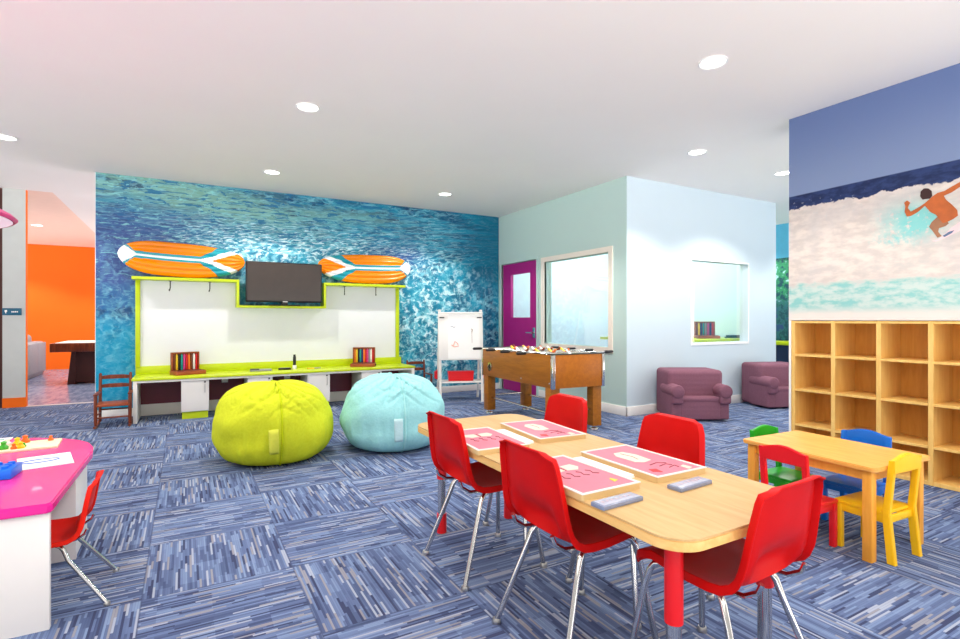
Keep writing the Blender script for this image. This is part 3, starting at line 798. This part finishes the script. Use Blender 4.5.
# ------------------------------------------------------------------ foosball table
FX0, FX1, FY0, FY1 = 3.355, 4.02, 4.30, 5.88
t = thing('foosball_table', 'brown wooden foosball table beside the aqua window', 'foosball table', (0, 0, 0))
ZB, ZT = .475, .82
MB().box((FX0, FY0, ZB), (FX0 + .03, FY1, ZT), .003).build('side_panel', 'foos', t)
MB().box((FX1 - .03, FY0, ZB), (FX1, FY1, ZT), .003).build('side_panel', 'foos', t)
MB().box((FX0 + .03, FY0, ZB), (FX1 - .03, FY0 + .03, ZT), .003).build('end_panel', 'foos_end', t)
MB().box((FX0 + .03, FY1 - .03, ZB), (FX1 - .03, FY1, ZT), .003).build('end_panel', 'foos_end', t)
MB().box((FX0 + .03, FY0 + .03, .66), (FX1 - .03, FY1 - .03, .68)).build('playfield', 'field', t)
mb = MB()
mb.box((FX0 - .004, FY0 - .004, ZT), (FX0 + .032, FY1 + .004, ZT + .010), .003).box((FX1 - .032, FY0 - .004, ZT), (FX1 + .004, FY1 + .004, ZT + .010), .003)
mb.box((FX0 + .032, FY0 - .004, ZT), (FX1 - .032, FY0 + .034, ZT + .010), .003).box((FX0 + .032, FY1 - .034, ZT), (FX1 - .032, FY1 + .004, ZT + .010), .003)
mb.build('top_rail', 'black', t)
for x in (FX0 + .06, FX1 - .06):
    for y in (FY0 + .09, FY1 - .09):
        lg = MB().box((x - .055, y - .055, .04), (x + .055, y + .055, ZB + .01), .004).build('leg', 'foos', t)
        MB().lathe([(0, 0), (.052, 0), (.05, .014), (.018, .02), (.016, .045), (0, .045)], (x, y, 0), 20).build('levelling_foot', 'chrome', lg)
for x, y in ((FX0, FY0), (FX1, FY0), (FX0, FY1), (FX1, FY1)):
    sx = 1 if x == FX0 else -1; sy = 1 if y == FY0 else -1
    MB().box((min(x - .006 * sx, x + .03 * sx), min(y - .006 * sy, y), ZB - .004), (max(x - .006 * sx, x + .03 * sx), max(y - .006 * sy, y), ZT), .001)\
        .box((min(x - .006 * sx, x), min(y, y + .03 * sy), ZB - .004), (max(x - .006 * sx, x), max(y, y + .03 * sy), ZT), .001).build('corner_trim', 'chrome', t)
for y in (FY0 + .09, FY1 - .09): MB().tube([(FX0 + .11, y, .22), (FX1 - .11, y, .22)], .014, 12).build('cross_bar', 'chrome', t)
for x in (FX0 + .06, FX1 - .06): MB().tube([(x, FY0 + .14, .2), (x, FY1 - .14, .2)], .012, 12).build('cross_bar', 'chrome', t)
o = MB().lathe([(.03, 0), (.055, 0), (.055, .012), (.03, .012)], seg=24).build('ball_return_ring', 'chrome', t, loc=(FX0, FY1 - .22, .60), rot=(0, R(-90), 0))
MB().lathe([(0, .001), (.031, .001), (.031, .006), (0, .006)], seg=24).build('ball_return_hole', 'black', o)
for yy in (FY0 + .06, FY0 + .62):
    for zz in (ZB + .05, ): MB().lathe([(0, 0), (.01, 0), (.008, .004), (0, .005)], seg=12).build('bolt', 'chrome', t, loc=(FX0, yy, zz), rot=(0, R(-90), 0))
NR = 8; fig = None
cnt = [1, 2, 3, 5, 5, 3, 2, 1]
for i in range(NR):
    y = FY0 + .18 + i * (FY1 - FY0 - .36) / (NR - 1)
    side = -1 if i in (0, 1, 3, 5) else 1
    if i == 7: side = -1
    if i == 0: side = 1
    xa = FX0 - (.10 if side < 0 else .02); xb = FX1 + (.16 if side > 0 else .02)
    rd = MB().tube([(xa, y, .825), (xb, y, .825)], .009, 10).build('rod', 'chrome', t)
    xh = xa if side < 0 else xb
    MB().tube([(xh, y, .825), (xh + side * .02, y, .825), (xh + side * .11, y, .825), (xh + side * .12, y, .825)], [.013, .017, .016, .011], 12).build('grip', 'black', rd)
    n = cnt[i]
    for k in range(n):
        x = FX0 + .34 + (k - (n - 1) / 2) * .11 * (1.6 if n < 4 else 1)
        mm = ('p_white', 'orange', 'p_yellow', 'art_wood')[(i) % 4]
        if fig is None or True:
            tlt = R(55 if i % 2 else -60)
            mb = MB().box((-.016, -.010, -.075), (.016, .010, .03), .005).lathe([(0, .062), (.011, .058), (.014, .047), (.010, .034), (.006, .03)], seg=10)
            mb.box((-.018, -.022, -.085), (.018, .014, -.07), .003)
            mb.build('player_figure', mm, rd, loc=(x, y, .825), rot=(tlt, 0, 0))

a_ = R(-2.6); cx_, cy_ = (FX0 + FX1) / 2, (FY0 + FY1) / 2
t.rotation_euler = (0, 0, a_); t.location = (cx_ - .05 - (cx_ * math.cos(a_) - cy_ * math.sin(a_)), cy_ - (cx_ * math.sin(a_) + cy_ * math.cos(a_)) - .02, 0)

# ------------------------------------------------------------------ armchairs
def armchair(label, loc, rz):
    t = thing('armchair', label, 'armchair', loc, rz, "child-size mauve armchairs")
    w, d = .68, .56          # local: +x right, front = -y
    def puff(a, b, bev, nm, m='mauve'):
        mb = MB().box(a, b, bev, 5); 
        return mb.build(nm, m, t, ang=70)
    puff((-w / 2 + .01, .10, .02), (w / 2 - .01, d - .02, .585), .05, 'backrest')
    puff((-w / 2 + .10, -.03, .02), (w / 2 - .10, .18, .265), .02, 'seat_base')
    puff((-w / 2 + .09, -.035, .225), (w / 2 - .09, .20, .285), .025, 'seat_cushion')
    for s in (-1, 1):
        x0, x1 = sorted((s * (w / 2), s * (w / 2 - .125)))
        puff((x0, -.03, .02), (x1, .34, .34), .025, 'arm')
        mb = MB(); xc = s * (w / 2 - .062)
        r = .078
        mb.tube([(xc, -.085, .352), (xc, -.078, .352), (xc, -.055, .352), (xc, .28, .352), (xc, .33, .352), (xc, .34, .352)], [r * .78, r * .94, r, r, r * .9, r * .6], 28)
        mb.box((xc - .068, -.072, .205), (xc + .068, -.02, .35), .03, 4)
        mb.build('arm_roll', 'mauve', t, ang=50)
    return t
armchair('mauve corduroy armchair nearest the wall corner by the foosball table', (5.23, 4.07, 0), R(-29))
armchair('mauve corduroy armchair half hidden behind the bookcase wall end', (7.02, 4.07, 0), R(-20))

# ------------------------------------------------------------------ school chairs
def school_chair(plastic, nm='school_chair', rear=-.222):
    t = thing(nm, '', 'chair')
    prof = [(.205, .392), (.201, .409), (.185, .421), (.13, .425), (.06, .419), (-.01, .413), (-.08, .412), (-.125, .418), (-.158, .436), (-.180, .464), (-.191, .496),
            (-.199, .535), (-.206, .58), (-.213, .625), (-.220, .668), (-.226, .706), (-.230, .730), (-.2325, .744), (-.233, .750)]
    hw = [.150, .160, .172, .180, .186, .188, .188, .188, .187, .186, .184, .180, .176, .171, .166, .160, .150, .132, .112]
    NX = 22
    rows = []
    n = len(prof)
    for i, ((x, z), w) in enumerate(zip(prof, hw)):
        a = Vector(prof[min(i + 1, n - 1)]) - Vector(prof[max(i - 1, 0)]); a.normalize()
        nx, nz = a.y, -a.x            # points up over the seat / forward on the back
        if nz < 0 and i < 5: nx, nz = -nx, -nz
        nx, nz = (abs(nx) if i > 7 else nx), (abs(nz))
        row = []
        for j in range(NX + 1):
            u = -1 + 2 * j / NX
            k = .020 * abs(u) ** 3 * (1 if 2 < i < 17 else .3)       # dished towards the edges
            dent = .05 * {9: .85, 10: 1., 11: .45}.get(i, 0.) * max(0., 1 - (u / .66) ** 2) ** .5   # moulded recess low on the back
            row.append(Vector((x + nx * k + dent, u * w, z + nz * k)))
        rows.append(row)
    # rolled rim: an extra ring around the outline turned to the back
    def rim(row_i, j, out):
        p = rows[row_i][j]; x, z = prof[row_i]
        b = Vector((-1, 0, -.15)) if row_i > 9 else (Vector((-.25, 0, -1)) if row_i < 8 else Vector((-.75, 0, -.7)))
        return p + b.normalized() * .024 + out * .010
    mb = MB()
    V = [[mb.bm.verts.new(p) for p in r] for r in rows]
    for i in range(n - 1):
        for j in range(NX):
            u = -1 + 2 * (j + .5) / NX
            mb.bm.faces.new((V[i][j], V[i][j + 1], V[i + 1][j + 1], V[i + 1][j]))
    ring = [(i, 0, Vector((0, -1, 0))) for i in range(n)] + [(n - 1, j, Vector((0, 0, 1))) for j in range(1, NX)] + [(i, NX, Vector((0, 1, 0))) for i in range(n - 1, -1, -1)] + [(0, j, Vector((1, 0, 0))) for j in range(NX - 1, 0, -1)]
    RV = [mb.bm.verts.new(rim(*r)) for r in ring]
    m = len(ring)
    for k in range(m):
        a, b = ring[k], ring[(k + 1) % m]
        try: mb.bm.faces.new((V[a[0]][a[1]], V[b[0]][b[1]], RV[(k + 1) % m], RV[k]))
        except ValueError: pass
    o = mb.build('seat_shell', plastic, t, ang=60)
    so = o.modifiers.new('thick', 'SOLIDIFY'); so.thickness = .006; so.offset = 0
    bv = o.modifiers.new('round', 'BEVEL'); bv.width = .003; bv.segments = 2; bv.limit_method = 'ANGLE'; bv.angle_limit = R(50)
    for sx in (-1, 1):
        for sy in (-1, 1):
            if sx > 0: pts = [(.02, sy * .12, .393), (.12, sy * .13, .393), (.15, sy * .138, .385), (.166, sy * .145, .36), (.18, sy * .155, .30), (.21, sy * .205, .008)]
            else: pts = [(.0, sy * .12, .393), (-.06, sy * .13, .393), (-.085, sy * .138, .383), (-.10, sy * .143, .36), (-.12, sy * .150, .30), (rear, sy * .205, .008)]
            l = MB().tube(pts, .0115, 12).build('leg', 'chrome', t)
            f = pts[-1]; MB().lathe([(0, 0), (.017, 0), (.018, .01), (.014, .02), (.0, .022)], (f[0], f[1], 0), 14).build('foot_glide', 'steel', l)
    MB().tube([(.05, -.125, .393), (.05, .125, .393)], .009, 8).build('seat_bar', 'chrome', t)
    MB().tube([(-.04, -.125, .393), (-.04, .125, .393)], .009, 8).build('seat_bar', 'chrome', t)
    for s in (-1, 1):
        MB().tube([(-.06, s * .12, .393), (-.15, s * .12, .403), (-.19, s * .12, .43), (-.202, s * .118, .46)], .008, 8).build('back_bracket', 'chrome', t)
    return t
ch = school_chair('red_pl')
GRP = 'red school chairs around the long table'
spots = [(1.288, 2.245, 1, 'red plastic school chair at the long table, in front of the turquoise bean bag'),
         (1.288, 1.555, 1, 'red plastic school chair on the near long side, its back overlapping a pink game'),
         (1.725, 2.42, 180, 'red school chair across the table, in front of the foosball table legs'),
         (1.725, 1.665, 180, 'red school chair across the table, in front of the first mauve armchair'),
         (1.525, 1.105, 93, 'red school chair at the short end of the long table, nearest the camera')]
for i, (x, y, a, lb) in enumerate(spots):
    o = ch if i == 0 else copy_tree(ch)
    o.location = (x, y, 0); o.rotation_euler = (0, 0, R(a)); o.scale = (1, 1, .978 if i < 4 else .955); o['label'] = lb; o['category'] = 'chair'; o['group'] = GRP
o = school_chair('red_orange', rear=-.305); o.location = (-.508, 2.83, 0); o.rotation_euler = (0, 0, R(180)); o.scale = (.74, .82, .665)
o['label'] = 'small orange-red school chair pushed under the pink desk'

# ------------------------------------------------------------------ long activity table
TZ = .597; TX0, TX1, TY0, TY1 = 1.126, 1.815, .937, 2.78
t = thing('activity_table', 'long maple-topped activity table with red and chrome legs', 'table')
MB().prism(rrect(TX0, TY0, TX1, TY1, .10, 10), TZ - .006, TZ, 'z').build('tabletop', 'maple', t)
MB().prism(rrect(TX0 - .001, TY0 - .001, TX1 + .001, TY1 + .001, .101, 10), TZ - .036, TZ - .0055, 'z', .003).build('edge_band', 'maple_edge', t)
for x in (TX0 + .124, TX1 - .124):
    for y in (TY0 + .124, TY1 - .124):
        l = MB().tube([(x, y, .30), (x, y, TZ - .036)], .027, 20).build('leg', 'red', t)
        MB().tube([(x, y, .10), (x, y, .31)], .022, 20).build('chrome_insert', 'chrome', l)
        MB().tube([(x, y, 0), (x, y, .105)], .027, 20).build('leg_foot', 'red', l)
        MB().box((x - .06, y - .06, TZ - .042), (x + .06, y + .06, TZ - .034), .002).build('mounting_plate', 'red', l)
# games
def game(loc, rz, label, kind):
    t = thing('board_game', label, 'board game', loc, rz, 'pink board games on the long table')
    a, b, hh = .134, .212, .023
    MB().prism(rrect(-a, -b, a, b, .012, 4), 0, hh - .004, 'z').build('tray', 'tray_side', t)
    mb = MB(); w = .013
    mb.box((-a, -b, hh - .004), (-a + w, b, hh), .0015).box((a - w, -b, hh - .004), (a, b, hh), .0015).box((-a + w, -b, hh - .004), (a - w, -b + w, hh), .0015).box((-a + w, b - w, hh - .004), (a - w, b, hh), .0015)
    mb.build('tray_rim', 'tray_white', t)
    bd = MB().box((-a + w, -b + w, hh - .004), (a - w, b - w, hh - .0025)).build('game_board', 'game_pink', t)
    z = hh - .0025
    if kind == 0:
        for s in (-1, 1): MB().prism([(s * .006, .03), (s * .05, .02), (s * .075, .05), (s * .065, .09), (s * .012, .085)], z, z + .0012, 'z').build('cream_patch', 'game_cream', bd)
        for k in range(4): 
            x = -.07 + .045 * k; mb = MB(); mb.tube([(x, 0, z), (x + .012, -.015, z), (x + .004, -.04, z), (x + .02, -.055, z)], .0022, 6); mb.build('ink_mark', 'game_line', bd)
        MB().box((-.002, .03, z), (.002, .085, z + .001)).build('ink_mark', 'game_line', bd)
        MB().prism([(.06, -.16), (.085, -.15), (.075, -.12), (.065, -.13)], z, z + .0012, 'z').build('yellow_patch', 'p_yellow', bd)
    else:
        MB().prism([(-.05, -.02), (-.02, -.04), (.03, -.03), (.04, .06), (.02, .12), (-.03, .12), (-.055, .08)], z, z + .0012, 'z').build('cream_patch', 'game_cream', bd)
        mb = MB(); mb.tube([(-.01, .10, z + .001), (0, .04, z + .001), (-.01, 0, z + .001)], .0015, 6); mb.build('ink_mark', 'game_line', bd)
        for k in range(3):
            y = -.08 - .03 * k; mb = MB(); mb.tube([(-.03 + k * .02, y, z), (.02 + k * .015, y + .012, z), (.05, y - .01, z)], .0022, 6); mb.build('ink_mark', 'game_line', bd)
        MB().prism([(-.09, -.15), (-.06, -.17), (-.05, -.13), (-.08, -.12)], z, z + .0012, 'z').build('red_patch', 'p_red', bd)
        MB().prism([(.06, -.19), (.09, -.18), (.085, -.14), (.06, -.15)], z, z + .0012, 'z').build('cream_patch', 'game_cream', bd)
    return t
game((1.252, 2.19, TZ), R(-3), 'pink board game behind the far left red chair back, at the far left table corner', 0)
game((1.622, 2.23, TZ), R(-5), 'pink board game at the far right of the long table, before the foosball table', 1)
game((1.252, 1.53, TZ), R(1), 'pink board game on the left table side behind the nearer red chair back', 0)
game((1.615, 1.54, TZ), R(0), 'pink board game at the right table edge facing the red chair by the armchairs', 1)
def booklet(loc, rz, label):
    t = thing('booklet', label, 'booklet', loc, rz, 'white booklets between the games')
    MB().box((-.030, -.15, 0), (.030, .15, .005), .001).build('cover', 'paper', t)
    MB().box((-.028, -.148, .005), (.028, .148, .012), .001).build('pages', 'white_paint', t)
booklet((1.432, 1.57, TZ), R(0), 'white booklet lying between the two nearer pink games')
booklet((1.430, 2.20, TZ), R(-4), 'white booklet lying between the two farther pink games')
def tile_box(loc, rz, label):
    t = thing('tile_case', label, 'game case', loc, rz, 'slim grey game cases on the long table')
    MB().box((-.090, -.029, 0), (.090, .029, .0145), .003).build('case', 'box_grey', t)
    MB().box((-.083, -.023, .0145), (.083, .023, .016), .001).build('lid_inset', 'box_light', t)
    for k in range(7): MB().box((-.070 + k * .02, -.005, .016), (-.060 + k * .02, .006, .0165)).build('pip', 'box_dots', t)
tile_box((1.210, 1.250, TZ), R(3), 'slim grey case on the left table side beside the nearer red chair')
tile_box((1.558, 1.252, TZ), R(4), 'slim grey case on the right table side below the pink game')

# ------------------------------------------------------------------ small wooden table and chairs
t = thing('play_table', 'small orange-brown wooden play table in front of the bookcase', 'table', (3.17, 1.605, 0), R(-2.5))
KZ = .47; a, b = .272, .36
MB().prism(rrect(-a, -b, a, b, .03, 6), KZ - .022, KZ, 'z', .004).build('tabletop', 'kid_wood', t)
for sx in (-1, 1):
    for sy in (-1, 1):
        x, y = sx * (a - .045), sy * (b - .05)
        MB().box((x - .022, y - .022, 0), (x + .022, y + .022, KZ - .022), .003).build('leg', 'kid_leg', t)
for s in (-1, 1):
    MB().box((s * (a - .045) - .009, -b + .07, KZ - .075), (s * (a - .045) + .009, b - .07, KZ - .022), .002).build('apron', 'kid_leg', t)
    MB().box((-a + .065, s * (b - .05) - .009, KZ - .075), (a - .065, s * (b - .05) + .009, KZ - .022), .002).build('apron', 'kid_leg', t)
def kid_chair(mat, label, loc, rz):
    t = thing('wooden_chair', label, 'chair', loc, rz, 'coloured chairs around the small table')
    w = .115; d = .235; sz = .245; hz = .515      # local: back plane at y=0, seat towards +y
    for s in (-1, 1):
        MB().prism([(-.012 - .025, 0), (.018 - .02, 0), (.018, sz - .03), (.016, sz + .02), (-.010, hz - .012), (-.035, hz - .010), (-.012, sz)], s * w - .014, s * w + .014, 'x', .003).build('back_post', mat, t)
        MB().box((s * w - .014, d - .03, 0), (s * w + .014, d, sz - .018), .003).build('front_leg', mat, t)
        MB().box((s * w - .008, .0, sz - .055), (s * w + .008, d - .02, sz - .018), .002).build('side_rail', mat, t)
    pts = []
    for k in range(13):
        u = -1 + 2 * k / 12
        pts.append((u * (w + .012), hz - .012 + .026 * max(0., math.cos(u * PI / 2)) ** 1.5))
    MB().prism([(-w - .012, hz - .075), (w + .012, hz - .075)] + pts[::-1], -.034, -.012, 'y', .004).build('crest_rail', mat, t)
    MB().box((-w - .012, .012, sz - .018), (w + .012, d + .01, sz), .004).build('seat', mat, t)
    MB().box((-w, d - .024, sz - .055), (w, d - .008, sz - .018), .002).build('front_rail', mat, t)
    MB().box((-w, -.002, sz - .055), (w, .012, sz - .018), .002).build('rear_rail', mat, t)
    return t
kid_chair('kid_green', 'small green wooden chair at the far end of the play table', (3.262, 2.03, 0), R(176)).scale = (.96, 1, .955)
kid_chair('kid_blue', 'small blue wooden chair between the play table and the bookcase', (3.53, 1.60, 0), R(92))
kid_chair('kid_red', 'small red wooden chair between the play table and the long table', (2.745, 1.61, 0), R(-93))
kid_chair('kid_yellow', 'small yellow wooden chair at the near end of the play table', (3.10, 1.245, 0), R(-3))

# ------------------------------------------------------------------ pink desk
t = thing('craft_desk', 'magenta-topped white desk with a rounded end at the left picture edge', 'desk')
KZ = .49
poly = [(-1.95, 2.53), (-.455, 2.53), (-.44, 2.545), (-.425, 3.42), (-.44, 3.56), (-.475, 3.69), (-.54, 3.80), (-.63, 3.89), (-.76, 3.98), (-.95, 4.06), (-1.25, 4.12), (-1.95, 4.14)]
MB().prism(poly, KZ - .038, KZ, 'z', .006).build('desktop', 'magenta', t)
MB().box((-1.9, 2.555, 0), (-.452, 2.585, KZ - .038), .002).build('front_panel', 'white_gloss', t)
MB().box((-1.4, 3.05, 0), (-.80, 3.80, KZ - .038), .002).build('pedestal', 'white_gloss', t)
MB().box((-.80, 3.24, 0), (-.47, 3.27, KZ - .038), .002).build('support_panel', 'white_gloss', t)
MB().box((-.60, 3.275, 0), (-.475, 3.62, KZ - .038), .002).build('end_cabinet', 'white_gloss', t)
# things on the desk
t = thing('brick_box', 'blue plastic box with a studded lid at the front of the pink desk', 'box', (-.775, 3.07, KZ), R(-4))
MB().box((-.12, -.07, 0), (.12, .07, .045), .006).build('box_body', 'blue_pl', t)
for i in range(5):
    for j in range(3): MB().lathe([(.013, 0), (.013, .01), (0, .01)], (-.09 + i * .045, -.04 + j * .04, .045), 12).build('stud', 'blue_pl', t)
t = thing('drawing_sheet', 'white paper with a blue oval drawing on the pink desk', 'paper', (-.60, 3.30, KZ), R(12))
MB().box((-.105, -.135, 0), (.105, .135, .0015)).build('sheet', 'paper', t)
mb = MB(); mb.tube([(-.02 + .075 * math.cos(k * PI / 8), .01 + .035 * math.sin(k * PI / 8), .002) for k in range(17)], .003, 6); mb.build('crayon_oval', 'blue_pl', t)
t = thing('craft_board', 'cream craft board dotted with small coloured pieces on the pink desk', 'craft board', (-.86, 3.70, KZ), R(4))
MB().box((-.34, -.11, 0), (.25, .11, .012), .002).build('card', 'board_card', t)
random.seed(5)
for k in range(26):
    x = random.uniform(-.31, .22); y = random.uniform(-.09, .09); s = random.uniform(.010, .02)
    m = random.choice(['yellow', 'green', 'orange', 'yellow', 'p_pink', 'p_teal', 'p_white'])
    MB().lathe([(0, .0), (s, 0), (s * 1.1, s * .6), (s * .5, s * 1.3), (s * .7, s * 1.9), (0, s * 2.3)], (x, y, .012), 10).build('craft_piece', m, t)
t = thing('picture_card', 'white patterned card behind the craft board at the far side of the pink desk', 'card', (-1.08, 3.94, KZ), R(2))
MB().box((-.2, -.10, 0), (.2, .10, .003)).build('card', 'paper', t)
for k in range(9): MB().box((-.17 + .04 * k, -.07 + .05 * (k % 3), .003), (-.145 + .04 * k, -.045 + .05 * (k % 3), .004)).build('printed_shape', ('p_pink', 'p_grey', 'p_teal')[k % 3], t)
# pink lamp above the desk
t = thing('pendant_lamp', 'pink saucer-shaped pendant shade cut by the upper left picture edge', 'pendant lamp', (-1.31, 3.4, 1.68))
MB().lathe([(.56, -.0), (.575, .012), (.56, .028), (.45, .09), (.28, .15), (.08, .18), (.0, .185)], seg=48).build('lamp_shade', 'pink', t)
MB().lathe([(.555, .0), (.44, .075), (.28, .13), (.08, .16), (0, .163)], seg=48).build('shade_lining', 'white_paint', t)
MB().tube([(0, 0, .18), (0, 0, H - 1.68)], .005, 8).build('cord', 'white_paint', t)
MB().lathe([(0, .06), (.05, .07), (.06, .11), (.03, .15), (.02, .165)], seg=18).build('bulb', 'p_white', t)

# ------------------------------------------------------------------ annex contents
t = thing('sofa', 'grey sofa at the left of the orange games room', 'sofa', (-3.1, 13.5, 0))
MB().box((-.45, -1.0, .0), (.42, 1.1, .40), .03, 3).build('base', 'grey_cloth', t)
for k in range(3): MB().box((.42, -1.0 + .7 * k, .08), (.46, -.31 + .7 * k, .70), .015, 3).build('back_panel', 'grey_cloth', t)
MB().box((.2, -1.0, .38), (.42, 1.1, .72), .04, 3).build('backrest', 'grey_cloth', t)
for k in range(2): MB().box((.05, .05 + .5 * k, .42), (.25, .5 + .5 * k, .87), .08, 4).build('cushion', 'grey_cloth', t)
t = thing('air_hockey_table', 'dark air hockey table with a white top in the orange games room', 'games table', (-1.05, 12.55, 0))
MB().box((-1.05, -.68, .60), (1.05, .62, .755), .01).build('rail', 'dark_wood', t)
MB().box((-.98, -.61, .755), (.98, .55, .765)).build('playing_surface', 'paper', t)
MB().prism([(-.82, 0), (-.7, 0), (-.7, .6), (-.76, .6)], -.55, .5, 'y').build('pedestal', 'dark_red', t)
MB().box((-.76, -.5, .03), (.7, .45, .60)).build('cabinet', 'dark_red', t)
MB().box((-.35, -.69, .64), (-.1, -.68, .69), .002).build('score_panel', 'p_grey', t)
MB().lathe([(0, 0), (.045, 0), (.045, .012), (.02, .02), (.018, .05), (0, .055)], seg=16).build('mallet', 'p_brown', t, loc=(-.45, .3, .765))
o = MB().lathe([(0, 0), (.045, 0), (.045, .012), (.02, .02), (.018, .05), (0, .055)], seg=16).build('mallet', 'p_brown', t, loc=(-.1, -.2, .765))
t = thing('door_sign', 'small teal sign plate with white marks on the grey-green pier', 'sign', (-2.03, 9.25, 1.29))
MB().box((-.10, -.012, -.045), (.10, 0, .05), .003).build('plate', 'sign', t)
MB().box((-.075, -.0135, .0), (-.05, -.012, .025)).box((-.068, -.0135, -.02), (-.058, -.012, 0)).build('symbol', 'paper', t)
for k in range(4): MB().box((-.005 + k * .018, -.0135, -.008), (.008 + k * .018, -.012, .01)).build('lettering', 'paper', t)
# aqua room counter seen through the window
t = thing('room_table', 'wide lime-topped table inside the aqua room behind the window', 'table', (6.8, 6.0, 0))
MB().box((-.8, -1.05, .86), (.8, .6, .90), .004).build('tabletop', 'lime', t)
MB().box((-.7, -.95, 0), (.7, .5, .86)).build('cabinet', 'white_gloss', t)
art_set((6.96, 5.33, .90), R(-32), 'open wooden art case seen through the window above the armchair', ['p_brown', 'p_yellow', 'p_navy', 'p_teal', 'p_grey', 'p_pink', 'p_navy', 'p_red'], .95)
t = thing('stapler', 'small black object on the lime table inside the aqua room', 'stapler', (7.45, 5.2, .90), R(-20))
MB().box((-.12, -.025, 0), (.12, .025, .02), .005).build('base', 'black', t); MB().box((-.10, -.02, .02), (.12, .02, .045), .006).build('lever', 'black', t)

# ------------------------------------------------------------------ world, camera
w = bpy.data.worlds.new('daylight_and_fill'); sc.world = w; w.use_nodes = True
bg = w.node_tree.nodes['Background']; wt = w.node_tree          # daylight: pale sky above; unseen brighter lower half added to lift the ceiling
tc = wt.nodes.new('ShaderNodeTexCoord'); sp = wt.nodes.new('ShaderNodeSeparateXYZ'); wt.links.new(tc.outputs['Generated'], sp.inputs[0])
mr = wt.nodes.new('ShaderNodeMapRange'); wt.links.new(sp.outputs[2], mr.inputs[0])
mr.inputs[1].default_value = -.08; mr.inputs[2].default_value = .08; mr.inputs[3].default_value = 5.1; mr.inputs[4].default_value = .7
wt.links.new(mr.outputs[0], bg.inputs[1]); bg.inputs[0].default_value = (1, .985, .97, 1)
cam = bpy.data.cameras.new('camera'); cam.sensor_width = 36; cam.lens = 524 / 960 * 36; cam.clip_start = .02
co = bpy.data.objects.new('camera', cam); COL.objects.link(co)
co.location = (0, 0, 1.187); co.rotation_euler = (R(90), 0, R(-29.38))
sc.camera = co
sc.view_settings.view_transform = 'Standard'; sc.view_settings.look = 'None'; sc.view_settings.gamma = 1
sc.view_settings.use_curve_mapping = False
sc.view_settings.exposure = -0.04
sc.cycles.max_bounces = 8; sc.cycles.diffuse_bounces = 5
